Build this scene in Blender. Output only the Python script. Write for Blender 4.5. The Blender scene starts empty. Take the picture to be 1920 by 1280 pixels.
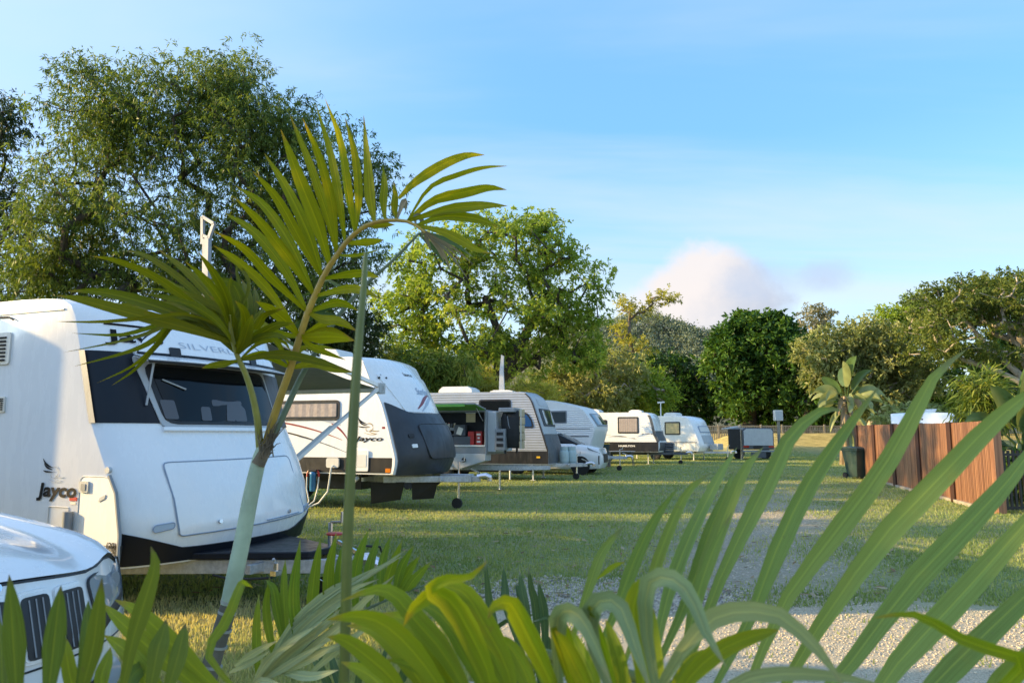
import bpy, math, random
import numpy as np
from mathutils import Vector, Matrix

# ------------------------------------------------------------------ camera, sky, sun, exposure
R = math.radians
sc = bpy.context.scene
col = sc.collection
random.seed(7)
rng = np.random.default_rng(7)
V = Vector

CAM_H, PITCH, FPX = 1.5, R(7.125), 1400.0
cam = bpy.data.cameras.new('camera')
cam.sensor_width = 36.0
cam.lens = FPX / 1920 * 36
cam.clip_start, cam.clip_end = 0.05, 3000
cam.dof.use_dof = True
cam.dof.focus_distance = 12.0
cam.dof.aperture_fstop = 7.5
cam_ob = bpy.data.objects.new('camera', cam)
cam_ob.location = (0, 0, CAM_H)
cam_ob.rotation_euler = (R(90) + PITCH, 0, 0)
col.objects.link(cam_ob)
sc.camera = cam_ob

SUN_EL, SUN_AZ = R(17.0), R(2.0)          # sunlight travels towards +X, turned SUN_AZ towards +Y
sd = V((math.cos(SUN_AZ) * math.cos(SUN_EL), math.sin(SUN_AZ) * math.cos(SUN_EL), -math.sin(SUN_EL)))
sun = bpy.data.lights.new('sun', 'SUN')
sun.energy = 2.55
sun.angle = R(0.5)
sun.color = (1.0, 0.70, 0.31)
sun_ob = bpy.data.objects.new('sun', sun)
sun_ob.rotation_euler = sd.to_track_quat('-Z', 'Y').to_euler()
sun_ob.location = (-40, -4, 20)
col.objects.link(sun_ob)

sc.view_settings.view_transform = 'Standard'
sc.view_settings.look = 'None'
sc.view_settings.exposure = 1.92
sc.view_settings.gamma = 1.0
sc.view_settings.use_curve_mapping = False
sc.cycles.max_bounces = 7
sc.cycles.transparent_max_bounces = 8


class NT:
    """tiny helper to wire shader nodes"""
    def __init__(s, tree):
        s.t = tree
    def n(s, typ, **kw):
        nd = s.t.nodes.new(typ)
        for k, v in kw.items():
            setattr(nd, k, v)
        return nd
    def set(s, sock, v):
        if v is None:
            return
        if isinstance(v, bpy.types.NodeSocket):
            s.t.links.new(v, sock)
        else:
            sock.default_value = v
    def m(s, op, a, b=None, c=None, clamp=False):
        nd = s.n('ShaderNodeMath', operation=op, use_clamp=clamp)
        for i, v in enumerate((a, b, c)):
            s.set(nd.inputs[i], v)
        return nd.outputs[0]
    def sstep(s, x, a, b):
        nd = s.n('ShaderNodeMapRange', interpolation_type='SMOOTHSTEP')
        s.set(nd.inputs[0], x); nd.inputs[1].default_value = a; nd.inputs[2].default_value = b
        return nd.outputs[0]
    def noise(s, vec, scale, detail=4, rough=.55, dist=0.0):
        nd = s.n('ShaderNodeTexNoise')
        s.set(nd.inputs['Vector'], vec)
        nd.inputs['Scale'].default_value = scale; nd.inputs['Detail'].default_value = detail
        nd.inputs['Roughness'].default_value = rough; nd.inputs['Distortion'].default_value = dist
        return nd.outputs['Fac']
    def mix(s, f, a, b, blend='MIX'):
        nd = s.n('ShaderNodeMix', data_type='RGBA', blend_type=blend)
        s.set(nd.inputs[0], f)
        for i, v in ((6, a), (7, b)):
            if isinstance(v, tuple) and len(v) == 3:
                v = (*v, 1)
            s.set(nd.inputs[i], v)
        return nd.outputs[2]
    def vmath(s, op, a, b=None):
        nd = s.n('ShaderNodeVectorMath', operation=op)
        s.set(nd.inputs[0], a); s.set(nd.inputs[1], b)
        return nd.outputs[0]
    def mapping(s, vec, scale=(1, 1, 1), rot=(0, 0, 0), loc=(0, 0, 0)):
        nd = s.n('ShaderNodeMapping')
        s.set(nd.inputs[0], vec)
        nd.inputs['Scale'].default_value = scale; nd.inputs['Rotation'].default_value = rot
        nd.inputs['Location'].default_value = loc
        return nd.outputs[0]


world = bpy.data.worlds.new('World')
sc.world = world
world.use_nodes = True
world.node_tree.nodes.clear()
w = NT(world.node_tree)
SKY_STR = 0.15
sky = w.n('ShaderNodeTexSky', sky_type='NISHITA')
sky.sun_disc = False
sky.sun_elevation = SUN_EL
sky.sun_rotation = R(268)
sky.altitude = 30
sky.air_density = 1.0
sky.dust_density = 1.0
sky.ozone_density = 2.4
tc = w.n('ShaderNodeTexCoord')
dirv = tc.outputs['Generated']
sep = w.n('ShaderNodeSeparateXYZ'); w.set(sep.inputs[0], dirv)
dx, dy, dz = sep.outputs
az = w.m('MULTIPLY', w.m('ARCTAN2', dx, dy), 57.2958)
el = w.m('MULTIPLY', w.m('ARCSINE', dz), 57.2958)
nz = w.noise(dirv, 16, 7, .6)
nzb = w.noise(dirv, 5, 3, .5)
# thin high veil, drawn out along the wind
zz = w.m('ADD', w.m('MAXIMUM', dz, 0.0), .12)
plan = w.n('ShaderNodeCombineXYZ')
w.set(plan.inputs[0], w.m('DIVIDE', dx, zz)); w.set(plan.inputs[1], w.m('DIVIDE', dy, zz))
veil = w.noise(w.mapping(plan.outputs[0], (.16, .75, 1), (0, 0, R(-24))), 1.5, 6, .55, .5)
veil = w.m('MULTIPLY', w.sstep(veil, .38, .72), w.sstep(dz, -.02, .12))
# the air whitens towards the sun's side and the horizon
CLOUDW = (1.42, 1.6, 1.8)
skyc = w.mix(1.0, sky.outputs[0], (.63, .80, .94), 'MULTIPLY')
rmp = w.n('ShaderNodeValToRGB'); re_ = rmp.color_ramp.elements
re_[0].position = 0.0; re_[0].color = (1.70, 1.98, 2.12, 1); re_[1].position = 1.0; re_[1].color = (.42, 1.0, 1.95, 1)
for p_, c_ in ((.05, (1.62, 1.98, 2.18, 1)), (.13, (.92, 1.62, 2.28, 1)), (.24, (.50, 1.26, 2.22, 1)), (.42, (.55, 1.27, 2.2, 1))):
    q_ = re_.new(p_); q_.color = c_
w.set(rmp.inputs[0], w.m('DIVIDE', w.m('MAXIMUM', el, 0.0), 90.0))
skyc = w.mix(w.m('MULTIPLY', w.sstep(az, -85, -35), .68), skyc, w.mix(1.0, rmp.outputs[0], (.80, .805, .80), 'MULTIPLY'))
sunside = w.m('MULTIPLY', w.sstep(az, 4, -45), .5)
skyc = w.mix(sunside, skyc, (1.5, 1.82, 2.12), 'LIGHTEN')
c = w.mix(w.m('MULTIPLY', veil, .7), skyc, CLOUDW)
hz = w.m('MULTIPLY', w.sstep(el, 13, 2), .6)
c = w.mix(hz, c, (1.62, 1.82, 1.96))
def blob(a0, e0, ra, re, lo, hi, amt, top=0.0):
    u = w.m('DIVIDE', w.m('SUBTRACT', az, a0), ra)
    v = w.m('DIVIDE', w.m('SUBTRACT', el, e0), re)
    # narrower towards the top
    u = w.m('MULTIPLY', u, w.m('ADD', 1.0, w.m('MULTIPLY', w.m('MAXIMUM', v, 0.0), top)))
    d = w.m('ADD', w.m('MULTIPLY', u, u), w.m('MULTIPLY', v, v))
    d = w.m('ADD', d, w.m('MULTIPLY', w.m('SUBTRACT', nz, .5), amt))
    d = w.m('ADD', d, w.m('MULTIPLY', w.m('SUBTRACT', nzb, .5), amt * .6))
    return w.sstep(d, hi, lo), u, v
b0, u0, v0 = blob(12.5, 8.5, 11, 2.6, .1, 1.5, 1.1)
c = w.mix(w.m('MULTIPLY', b0, .55), c, (1.68, 1.8, 1.92))
b1, u1, v1 = blob(14.8, 9.9, 7.3, 5.1, .40, 1.0, 1.2, .95)
lit = w.sstep(w.m('SUBTRACT', w.m('ADD', w.m('MULTIPLY', v1, .55), w.m('MULTIPLY', w.m('SUBTRACT', nz, .5), .9)), w.m('MULTIPLY', u1, .75)), -.75, .25)
c = w.mix(w.m('MULTIPLY', b1, .9), c, w.mix(lit, (.92, 1.05, 1.32), (1.78, 1.62, 1.55)))
b2, u2, v2 = blob(23.3, 11.2, 2.5, 1.5, -.3, 1.1, 1.6)
c = w.mix(w.m('MULTIPLY', b2, .75), c, (1.05, 1.25, 1.6))
b3, u3, v3 = blob(19.5, 11.0, 4.2, 1.7, -.2, 1.2, 1.5)
c = w.mix(w.m('MULTIPLY', b3, .6), c, (1.05, 1.25, 1.6))
bg = w.n('ShaderNodeBackground')
w.set(bg.inputs[0], c); bg.inputs[1].default_value = SKY_STR
wo = w.n('ShaderNodeOutputWorld')
world.node_tree.links.new(bg.outputs[0], wo.inputs[0])

# ------------------------------------------------------------------ helpers
_c, _s = math.cos(PITCH), math.sin(PITCH)
def ray(px, py):
    u = (px - 960) / FPX; v = (640 - py) / FPX
    return V((u, _c - v * _s, _s + v * _c))
def P(px, py, d):
    """world point at distance d (metres along Y) seen in the direction (px, py)"""
    r = ray(px, py)
    return V((0, 0, CAM_H)) + r * (d / r.y)
def G(px, py, z=0.0):
    r = ray(px, py)
    return V((0, 0, CAM_H)) + r * ((z - CAM_H) / r.z)


class MB:
    def __init__(s):
        s.v, s.f = [], []
    def add(s, vs, fs):
        n = len(s.v)
        s.v += [tuple(p) for p in vs]
        s.f += [tuple(i + n for i in f) for f in fs]
        return s
    def box(s, x0, y0, z0, x1, y1, z1):
        return s.add([(x0, y0, z0), (x1, y0, z0), (x1, y1, z0), (x0, y1, z0), (x0, y0, z1), (x1, y0, z1), (x1, y1, z1), (x0, y1, z1)],
                     [(3, 2, 1, 0), (4, 5, 6, 7), (0, 1, 5, 4), (1, 2, 6, 5), (2, 3, 7, 6), (3, 0, 4, 7)])
    def beam(s, p, q, w_, h, up=V((0, 0, 1))):
        p, q = V(p), V(q); d = (q - p).normalized()
        a = d.cross(up)
        if a.length < 1e-3:
            a = d.cross(V((1, 0, 0)))
        a.normalize(); b = a.cross(d)
        a *= w_ / 2; b *= h / 2
        vs = [p - a - b, p + a - b, p + a + b, p - a + b, q - a - b, q + a - b, q + a + b, q - a + b]
        return s.add(vs, [(0, 1, 2, 3), (7, 6, 5, 4), (0, 4, 5, 1), (1, 5, 6, 2), (2, 6, 7, 3), (3, 7, 4, 0)])
    def tube(s, pts, r, n=8, cap=True):
        pts = [V(p) for p in pts]
        rs = r if isinstance(r, (list, tuple)) else [r] * len(pts)
        vs, fs = [], []
        ref = None
        for i, p in enumerate(pts):
            d = (pts[min(i + 1, len(pts) - 1)] - pts[max(i - 1, 0)])
            d = d.normalized() if d.length > 1e-9 else V((0, 0, 1))
            if ref is None:
                ref = V((0, 0, 1)) if abs(d.z) < .9 else V((1, 0, 0))
            a = ref - d * ref.dot(d); a.normalize(); ref = a
            b = d.cross(a)
            for k in range(n):
                t = 2 * math.pi * k / n
                vs.append(p + a * (math.cos(t) * rs[i]) + b * (math.sin(t) * rs[i]))
        for i in range(len(pts) - 1):
            for k in range(n):
                k2 = (k + 1) % n
                fs.append((i * n + k, i * n + k2, (i + 1) * n + k2, (i + 1) * n + k))
        if cap:
            fs.append(tuple(range(n - 1, -1, -1)))
            fs.append(tuple(range((len(pts) - 1) * n, len(pts) * n)))
        return s.add(vs, fs)
    def lathe(s, prof, origin, axis=V((0, 0, 1)), n=20):
        o = V(origin); ax = V(axis).normalized()
        return s.tube([o + ax * p[0] for p in prof], [max(p[1], 1e-4) for p in prof], n) if all(abs(prof[i + 1][0] - prof[i][0]) > 1e-6 for i in range(len(prof) - 1)) else s._lathe(prof, o, ax, n)
    def _lathe(s, prof, o, ax, n):
        a = ax.orthogonal().normalized(); b = ax.cross(a)
        vs, fs = [], []
        for (h, r) in prof:
            for k in range(n):
                t = 2 * math.pi * k / n
                vs.append(o + ax * h + a * (math.cos(t) * max(r, 1e-4)) + b * (math.sin(t) * max(r, 1e-4)))
        m = len(prof)
        for i in range(m - 1):
            for k in range(n):
                k2 = (k + 1) % n
                fs.append((i * n + k, i * n + k2, (i + 1) * n + k2, (i + 1) * n + k))
        fs.append(tuple(range(n - 1, -1, -1))); fs.append(tuple(range((m - 1) * n, m * n)))
        return s.add(vs, fs)
    def prism(s, pts, off):
        n = len(pts); off = V(off)
        vs = [V(p) for p in pts] + [V(p) + off for p in pts]
        return s.add(vs, [tuple(range(n - 1, -1, -1)), tuple(range(n, 2 * n))] + [(i, (i + 1) % n, n + (i + 1) % n, n + i) for i in range(n)])
    def grid(s, rows):
        m = len(rows[0])
        vs = [p for r in rows for p in r]
        return s.add(vs, [(i * m + j, i * m + j + 1, (i + 1) * m + j + 1, (i + 1) * m + j) for i in range(len(rows) - 1) for j in range(m - 1)])
    def build(s, name, mat, parent=None, smooth=None, bevel=0.0):
        me = bpy.data.meshes.new(name)
        me.from_pydata(s.v, [], s.f)
        me.update()
        return mesh_ob(name, me, mat, parent, smooth, bevel)

def mesh_ob(name, me, mat, parent=None, smooth=None, bevel=0.0):
    if mat is not None and not me.materials:
        me.materials.append(mat)
    if smooth:
        me.polygons.foreach_set('use_smooth', [True] * len(me.polygons))
        me.set_sharp_from_angle(angle=R(smooth))
    ob = bpy.data.objects.new(name, me)
    col.objects.link(ob)
    if parent is not None:
        ob.parent = parent
    if bevel:
        md = ob.modifiers.new('bevel', 'BEVEL')
        md.width = bevel; md.segments = 2; md.limit_method = 'ANGLE'; md.angle_limit = R(40)
        md.harden_normals = False
    return ob

def tag(o, label=None, cat=None, group=None, kind=None):
    for k, v in (('label', label), ('category', cat), ('group', group), ('kind', kind)):
        if v:
            o[k] = v
    return o
def thing(name, label, cat, loc=(0, 0, 0), rz=0.0, group=None):
    o = bpy.data.objects.new(name, None)
    o.empty_display_size = .2
    col.objects.link(o)
    o.location = loc; o.rotation_euler = (0, 0, rz)
    return tag(o, label, cat, group)
def share(ob, parent, loc=None, rot=None, name=None):
    o = ob.copy(); col.objects.link(o); o.parent = parent
    if loc is not None: o.location = loc
    if rot is not None: o.rotation_euler = rot
    return o

def rrect(x0, z0, x1, z1, r=.05, n=4):
    out = []
    for cx, cz, a in ((x1 - r, z0 + r, -90), (x1 - r, z1 - r, 0), (x0 + r, z1 - r, 90), (x0 + r, z0 + r, 180)):
        for i in range(n + 1):
            t = R(a + 90 * i / n)
            out.append((cx + r * math.cos(t), cz + r * math.sin(t)))
    return dens(out, .25)
def rpoly(pts, r=.05, n=3):
    """polygon with rounded corners"""
    out = []; m = len(pts)
    for i in range(m):
        p, a, b = V(pts[i]), V(pts[i - 1]), V(pts[(i + 1) % m])
        da, db = a - p, b - p
        rr = min(r, da.length * .45, db.length * .45)
        s, e = p + da.normalized() * rr, p + db.normalized() * rr
        for k in range(n + 1):
            t = k / n
            out.append(tuple(s * (1 - t) ** 2 + p * 2 * t * (1 - t) + e * t ** 2))
    return dens(out, .25)
def dens(pts, step):
    out = []
    for i in range(len(pts)):
        a, b = V(pts[i]), V(pts[(i + 1) % len(pts)])
        k = max(1, int((b - a).length / step))
        for j in range(k):
            out.append(tuple(a + (b - a) * j / k))
    return out
def decal(name, bound, mp, off, mat, parent, rings=3, back=-.008, smooth=30):
    """a thin raised panel that follows the surface mp(a, b, offset)"""
    n = len(bound)
    cx = sum(p[0] for p in bound) / n; cy = sum(p[1] for p in bound) / n
    m = MB(); vs = [mp(p[0], p[1], back) for p in bound]
    for k in range(rings):
        q = 1 - k / rings
        vs += [mp(cx + (p[0] - cx) * q, cy + (p[1] - cy) * q, off) for p in bound]
    vs.append(mp(cx, cy, off))
    fs = []
    for k in range(rings):
        for i in range(n):
            j = (i + 1) % n
            fs.append((k * n + i, k * n + j, (k + 1) * n + j, (k + 1) * n + i))
    fs += [(rings * n + i, rings * n + (i + 1) % n, (rings + 1) * n) for i in range(n)]
    m.add(vs, fs)
    return m.build(name, mat, parent, smooth)
def outline(name, bound, mp, wd, off, mat, parent, closed=True):
    """a thin line (a joint or a rubber seal) along a closed outline on a surface"""
    m = MB(); pts = [mp(p[0], p[1], off) for p in bound]
    if closed: pts.append(pts[0])
    m.tube(pts, wd / 2, 4, not closed)
    return m.build(name, mat, parent)
def gpatch(name, fn, mp, off, mat, parent, nu=14, nv=5, ease=True):
    us = [(1 - math.cos(math.pi * i / nu)) / 2 if ease else i / nu for i in range(nu + 1)]
    rows = []
    for j in range(nv + 1):
        rows.append([mp(*fn(u, j / nv), off) for u in us])
    m = MB(); m.grid(rows)
    brd = rows[0] + [r[-1] for r in rows[1:]] + rows[-1][-2::-1] + [r[0] for r in rows[-2:0:-1]]
    uv = [(u, 0) for u in us] + [(1, j / nv) for j in range(1, nv + 1)] + [(u, 1) for u in us[-2::-1]] + [(0, j / nv) for j in range(nv - 1, 0, -1)]
    inn = [mp(*fn(*q), -.006) for q in uv]
    k = len(brd)
    m.add(brd + inn, [(i, (i + 1) % k, k + (i + 1) % k, k + i) for i in range(k)])
    return m.build(name, mat, parent, 30)

_txt = {}
def text(name, s, size, mat, parent, mp, x, z, width=None, shear=0.0, bold=0.0, off=.008, sx=1.0, thick=.002):
    """lettering laid on a surface: mp(a, b, off); x, z = lower left corner; width = total width"""
    cu = bpy.data.curves.new('lettering', 'FONT')
    cu.body = s; cu.size = 1.0; cu.shear = shear; cu.offset = bold; cu.resolution_u = 3
    ob = bpy.data.objects.new('lettering', cu); col.objects.link(ob)
    dg = bpy.context.evaluated_depsgraph_get()
    me = bpy.data.meshes.new_from_object(ob.evaluated_get(dg))
    bpy.data.objects.remove(ob); bpy.data.curves.remove(cu)
    xs = [v.co.x for v in me.vertices]
    x0, x1 = min(xs), max(xs)
    kx = (width / (x1 - x0)) if width else size * sx
    for v in me.vertices:
        v.co = mp(x + (v.co.x - x0) * kx, z + v.co.y * size, off)
    me.materials.clear()
    me.update()
    return mesh_ob(name, me, mat, parent)

# ------------------------------------------------------------------ materials
MT = {}
def mat(name, rgb, rough=.5, metal=0.0, var=0.0, vs=6.0, bump=0.0, bs=40.0, coat=0.0, spec=.5, dirt=0.0, dirtcol=(.16, .12, .08)):
    m = bpy.data.materials.new(name); m.use_nodes = True
    t = NT(m.node_tree); b = m.node_tree.nodes['Principled BSDF']
    b.inputs['Roughness'].default_value = rough; b.inputs['Metallic'].default_value = metal
    b.inputs['Specular IOR Level'].default_value = spec
    if coat:
        b.inputs['Coat Weight'].default_value = coat; b.inputs['Coat Roughness'].default_value = .06
    b.inputs['Base Color'].default_value = (*rgb, 1)
    tcn = t.n('ShaderNodeTexCoord').outputs['Object']
    if var or dirt:
        f = t.noise(tcn, vs, 5, .6)
        cc = t.mix(t.sstep(f, .25, .75), tuple(min(1, x * (1 - var)) for x in rgb), tuple(min(1, x * (1 + var)) for x in rgb))
        if dirt:
            g = t.noise(t.mapping(tcn, (3, 3, .7)), 3.0, 7, .65)
            cc = t.mix(t.m('MULTIPLY', t.sstep(g, .48, .8), dirt), cc, dirtcol)
            t.set(b.inputs['Roughness'], t.m('ADD', rough, t.m('MULTIPLY', t.sstep(g, .4, .8), .25)))
        t.set(b.inputs['Base Color'], cc)
    if bump:
        bp = t.n('ShaderNodeBump'); bp.inputs['Strength'].default_value = bump; bp.inputs['Distance'].default_value = .01
        t.set(bp.inputs['Height'], t.noise(tcn, bs, 4, .6)); t.set(b.inputs['Normal'], bp.outputs[0])
    MT[name] = m
    return m
def leafmat(name, cols, trans=.4, rough=.5, tcol=None, spec=.16):
    """leaf colours spread over the per-leaf attribute 'tint' (0..1)"""
    m = bpy.data.materials.new(name); m.use_nodes = True
    t = NT(m.node_tree); b = m.node_tree.nodes['Principled BSDF']
    at = t.n('ShaderNodeAttribute', attribute_name='tint')
    rp = t.n('ShaderNodeValToRGB')
    e = rp.color_ramp.elements
    e[0].color = (*cols[0], 1); e[1].color = (*cols[-1], 1)
    for i in range(1, len(cols) - 1):
        q = e.new(i / (len(cols) - 1)); q.color = (*cols[i], 1)
    t.set(rp.inputs[0], at.outputs['Fac'])
    b.inputs['Roughness'].default_value = rough; b.inputs['Specular IOR Level'].default_value = spec
    t.set(b.inputs['Base Color'], rp.outputs[0])
    tr = t.n('ShaderNodeBsdfTranslucent')
    t.set(tr.inputs[0], t.mix(1.0, rp.outputs[0], tcol or (1.35, 1.3, .45), 'MULTIPLY'))
    mx = t.n('ShaderNodeMixShader'); mx.inputs[0].default_value = trans
    lk = m.node_tree.links
    lk.new(b.outputs[0], mx.inputs[1]); lk.new(tr.outputs[0], mx.inputs[2])
    lk.new(mx.outputs[0], m.node_tree.nodes['Material Output'].inputs[0])
    MT[name] = m
    return m
def palmmat(name, rgb, tip=(.25, .17, .05), trans=.4, tcol=(1.5, 1.35, .3), rough=.42):
    """palm leaflet: fine lengthwise veins, dry tip; attribute 'along' 0..1, 'across' -1..1"""
    m = bpy.data.materials.new(name); m.use_nodes = True
    t = NT(m.node_tree); b = m.node_tree.nodes['Principled BSDF']
    al = t.n('ShaderNodeAttribute', attribute_name='along').outputs['Fac']
    ac = t.n('ShaderNodeAttribute', attribute_name='across').outputs['Fac']
    oi = t.n('ShaderNodeObjectInfo').outputs['Random']
    tcn = t.n('ShaderNodeTexCoord').outputs['Object']
    cmb = t.n('ShaderNodeCombineXYZ'); t.set(cmb.inputs[0], t.m('MULTIPLY', ac, 9.0)); t.set(cmb.inputs[1], t.m('MULTIPLY', al, .6)); t.set(cmb.inputs[2], t.m('MULTIPLY', oi, 40))
    vein = t.noise(cmb.outputs[0], 2.2, 4, .65)
    blot = t.noise(tcn, 9, 5, .6)
    c1 = t.mix(t.sstep(vein, .3, .7), tuple(x * .62 for x in rgb), tuple(x * 1.35 for x in rgb))
    c1 = t.mix(t.m('MULTIPLY', oi, .45), c1, (rgb[0] * 1.9, rgb[1] * 1.35, rgb[2] * .8))
    c1 = t.mix(t.m('MULTIPLY', t.sstep(blot, .55, .8), .35), c1, (rgb[0] * 1.9 + .02, rgb[1] * 1.25, rgb[2] * .7))
    mid = t.sstep(t.m('ABSOLUTE', ac), .10, .03)
    c1 = t.mix(t.m('MULTIPLY', mid, .6), c1, (rgb[0] * 2.2 + .03, rgb[1] * 1.7 + .02, rgb[2] * 1.2))
    tp = t.sstep(t.m('ADD', t.m('ADD', al, t.m('MULTIPLY', oi, .06)), t.m('MULTIPLY', t.m('SUBTRACT', blot, .5), .3)), .90, 1.0)
    spk = t.noise(tcn, 70, 3, .6)
    c1 = t.mix(t.m('MULTIPLY', t.sstep(spk, .66, .74), .5), c1, tuple(x * .9 for x in tip))
    c1 = t.mix(t.m('MULTIPLY', tp, .8), c1, tip)
    t.set(b.inputs['Base Color'], c1)
    b.inputs['Roughness'].default_value = rough; b.inputs['Specular IOR Level'].default_value = .22
    bp = t.n('ShaderNodeBump'); bp.inputs['Strength'].default_value = .35; bp.inputs['Distance'].default_value = .002
    t.set(bp.inputs['Height'], vein); t.set(b.inputs['Normal'], bp.outputs[0])
    tr = t.n('ShaderNodeBsdfTranslucent'); t.set(tr.inputs[0], t.mix(1.0, c1, tcol, 'MULTIPLY'))
    mx = t.n('ShaderNodeMixShader'); mx.inputs[0].default_value = trans
    lk = m.node_tree.links
    lk.new(b.outputs[0], mx.inputs[1]); lk.new(tr.outputs[0], mx.inputs[2])
    lk.new(mx.outputs[0], m.node_tree.nodes['Material Output'].inputs[0])
    MT[name] = m
    return m

white = mat('white_gelcoat', (.86, .86, .855), .22, var=.02, vs=2, coat=.4, dirt=.05, dirtcol=(.5, .45, .37))
white2 = mat('white_aluminium', (.72, .72, .70), .32, var=.03, vs=3, dirt=.16, dirtcol=(.4, .35, .28))
carwhite = mat('white_car_paint', (.80, .80, .80), .16, var=.01, coat=.9, dirt=.06, dirtcol=(.5, .45, .38))
offwhite = mat('off_white_plastic', (.66, .65, .61), .4, var=.05)
black = mat('black_plastic', (.012, .012, .014), .42, var=.25, bump=.1, bs=120, dirt=.15, dirtcol=(.07, .06, .05))
navy = mat('dark_navy_vinyl', (.008, .010, .016), .35, spec=.3, dirt=.05, dirtcol=(.04, .04, .04))
rubber = mat('black_rubber', (.018, .018, .018), .75, var=.3, bump=.3, bs=60)
glass = mat('tinted_glass', (.006, .007, .008), .06, spec=.28)
glassg = mat('grey_glass', (.05, .06, .065), .06, spec=.6, coat=.5)
galv = mat('galvanised_steel', (.50, .51, .52), .48, metal=.65, var=.18, vs=25, dirt=.25)
steel = mat('bright_steel', (.62, .62, .63), .25, metal=.95, var=.08)
alu = mat('grey_ribbed_aluminium', (.40, .42, .45), .34, metal=.35, var=.06, vs=3, dirt=.15)
dgrey = mat('dark_grey_paint', (.075, .085, .10), .4, var=.1, dirt=.1)
mgrey = mat('mid_grey_paint', (.24, .26, .28), .42, var=.08, dirt=.15)
lgrey = mat('light_grey_paint', (.45, .47, .48), .42, var=.06, dirt=.12)
awn = mat('grey_awning_cloth', (.22, .24, .23), .85, var=.06, bump=.1, bs=300)
red = mat('red_plastic', (.42, .03, .025), .4, var=.1)
redlens = mat('red_lens', (.40, .015, .012), .15, coat=.6)
orange = mat('orange_lens', (.65, .20, .015), .2, coat=.5)
yellow = mat('yellow_plastic', (.72, .42, .02), .4, var=.06)
blue = mat('blue_plastic', (.03, .16, .36), .35, var=.08)
bluewin = mat('blue_curtain_glass', (.02, .07, .20), .08, coat=.6)
nosegrey = mat('black_moulding', (.030, .035, .044), .42, var=.15, dirt=.12, dirtcol=(.09, .09, .085))
lime = mat('lime_green_cloth', (.12, .34, .05), .7, var=.08)
greenp = mat('dark_green_plastic', (.012, .04, .036), .42, var=.12, bump=.06, bs=90, dirt=.12)
printk = mat('black_print', (.012, .012, .014), .7, spec=.15)
printg = mat('grey_print', (.30, .36, .46), .4)
printr = mat('dark_red_print', (.24, .03, .035), .4)
prints = mat('silver_print', (.42, .47, .55), .35)
goldp = mat('bronze_print', (.30, .20, .06), .4)
curtain = mat('pale_curtain', (.36, .31, .29), .85, var=.15, vs=20)
blind = mat('cream_blind', (.52, .42, .22), .8, var=.12)
creamy = mat('cream_mat', (.48, .40, .25), .85, var=.15, bump=.3, bs=80)
chrome = mat('chrome', (.75, .75, .76), .08, metal=1.0)
lens = mat('clear_lens', (.30, .34, .38), .08, coat=.6, spec=.6)
hose = mat('white_hose', (.62, .61, .57), .45)
bluegas = mat('pale_green_gas_paint', (.42, .54, .55), .4, var=.06, dirt=.15)
bark = mat('grey_bark', (.13, .105, .08), .9, var=.35, vs=8, bump=.8, bs=25)
darkbark = mat('dark_bark', (.05, .042, .034), .9, var=.35, vs=6, bump=.8, bs=18)
palebark = mat('pale_bark', (.36, .31, .25), .85, var=.3, vs=5, bump=.5, bs=20)
timber = mat('weathered_timber', (.27, .24, .19), .85, var=.25, vs=9, bump=.4, bs=40)

# ------------------------------------------------------------------ ground
def sst(a, b, x):
    t = np.clip((x - a) / (b - a), 0, 1)
    return t * t * (3 - 2 * t)
def gz(x, y):
    x = np.asarray(x, float); y = np.asarray(y, float)
    m = sst(52, 70, y) * (.30 + 1.35 * sst(16.5, 21.5, x)) * sst(-10, 8, x)
    return m + .02 * np.sin(x * .9 + y * .35) * np.cos(y * .7 - x * .2) * sst(4, 9, y)
def axis(lo, hi, fine0, fine1, step):
    a = list(np.arange(fine0, fine1, step)); s = step; p = fine1
    while p < hi:
        a.append(p); s *= 1.18; p += s
    a.append(hi); s = step; p = fine0 - step
    while p > lo:
        a.insert(0, p); s *= 1.18; p -= s
    a.insert(0, lo)
    return a
gx, gy = axis(-1500, 1500, -12, 36, .8), axis(-200, 2400, -1, 80, .8)
m = MB()
m.grid([[(x, y, float(gz(x, y))) for x in gx] for y in gy])
gm = bpy.data.materials.new('mown_grass_ground'); gm.use_nodes = True
t = NT(gm.node_tree); b = gm.node_tree.nodes['Principled BSDF']
pos = t.n('ShaderNodeNewGeometry').outputs['Position']
sp = t.n('ShaderNodeSeparateXYZ'); t.set(sp.inputs[0], pos)
px_, py_, pz_ = sp.outputs
nbig = t.noise(pos, .22, 5, .6)
nmid = t.noise(pos, 1.3, 6, .65)
nfine = t.noise(pos, 14, 5, .7)
ngr = t.noise(pos, 60, 3, .7)
gcol = t.mix(t.sstep(nfine, .3, .7), (.145, .195, .072), (.30, .365, .16))
dry = t.mix(t.sstep(ngr, .3, .7), (.23, .20, .095), (.40, .35, .19))
dryness = t.m('ADD', t.m('MULTIPLY', nmid, .8), t.m('MULTIPLY', nbig, .5))
g1 = t.mix(t.m('MULTIPLY', t.sstep(dryness, .50, .85), .8), gcol, dry)
# the far bank is straw-dry
bank = t.sstep(pz_, .10, .6)
g1 = t.mix(t.m('MULTIPLY', bank, .92), g1, t.mix(t.sstep(t.m('ADD', t.m('MULTIPLY', nmid, .6), t.m('MULTIPLY', nfine, .4)), .35, .65), (.30, .235, .075), (.66, .53, .21)))
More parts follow.
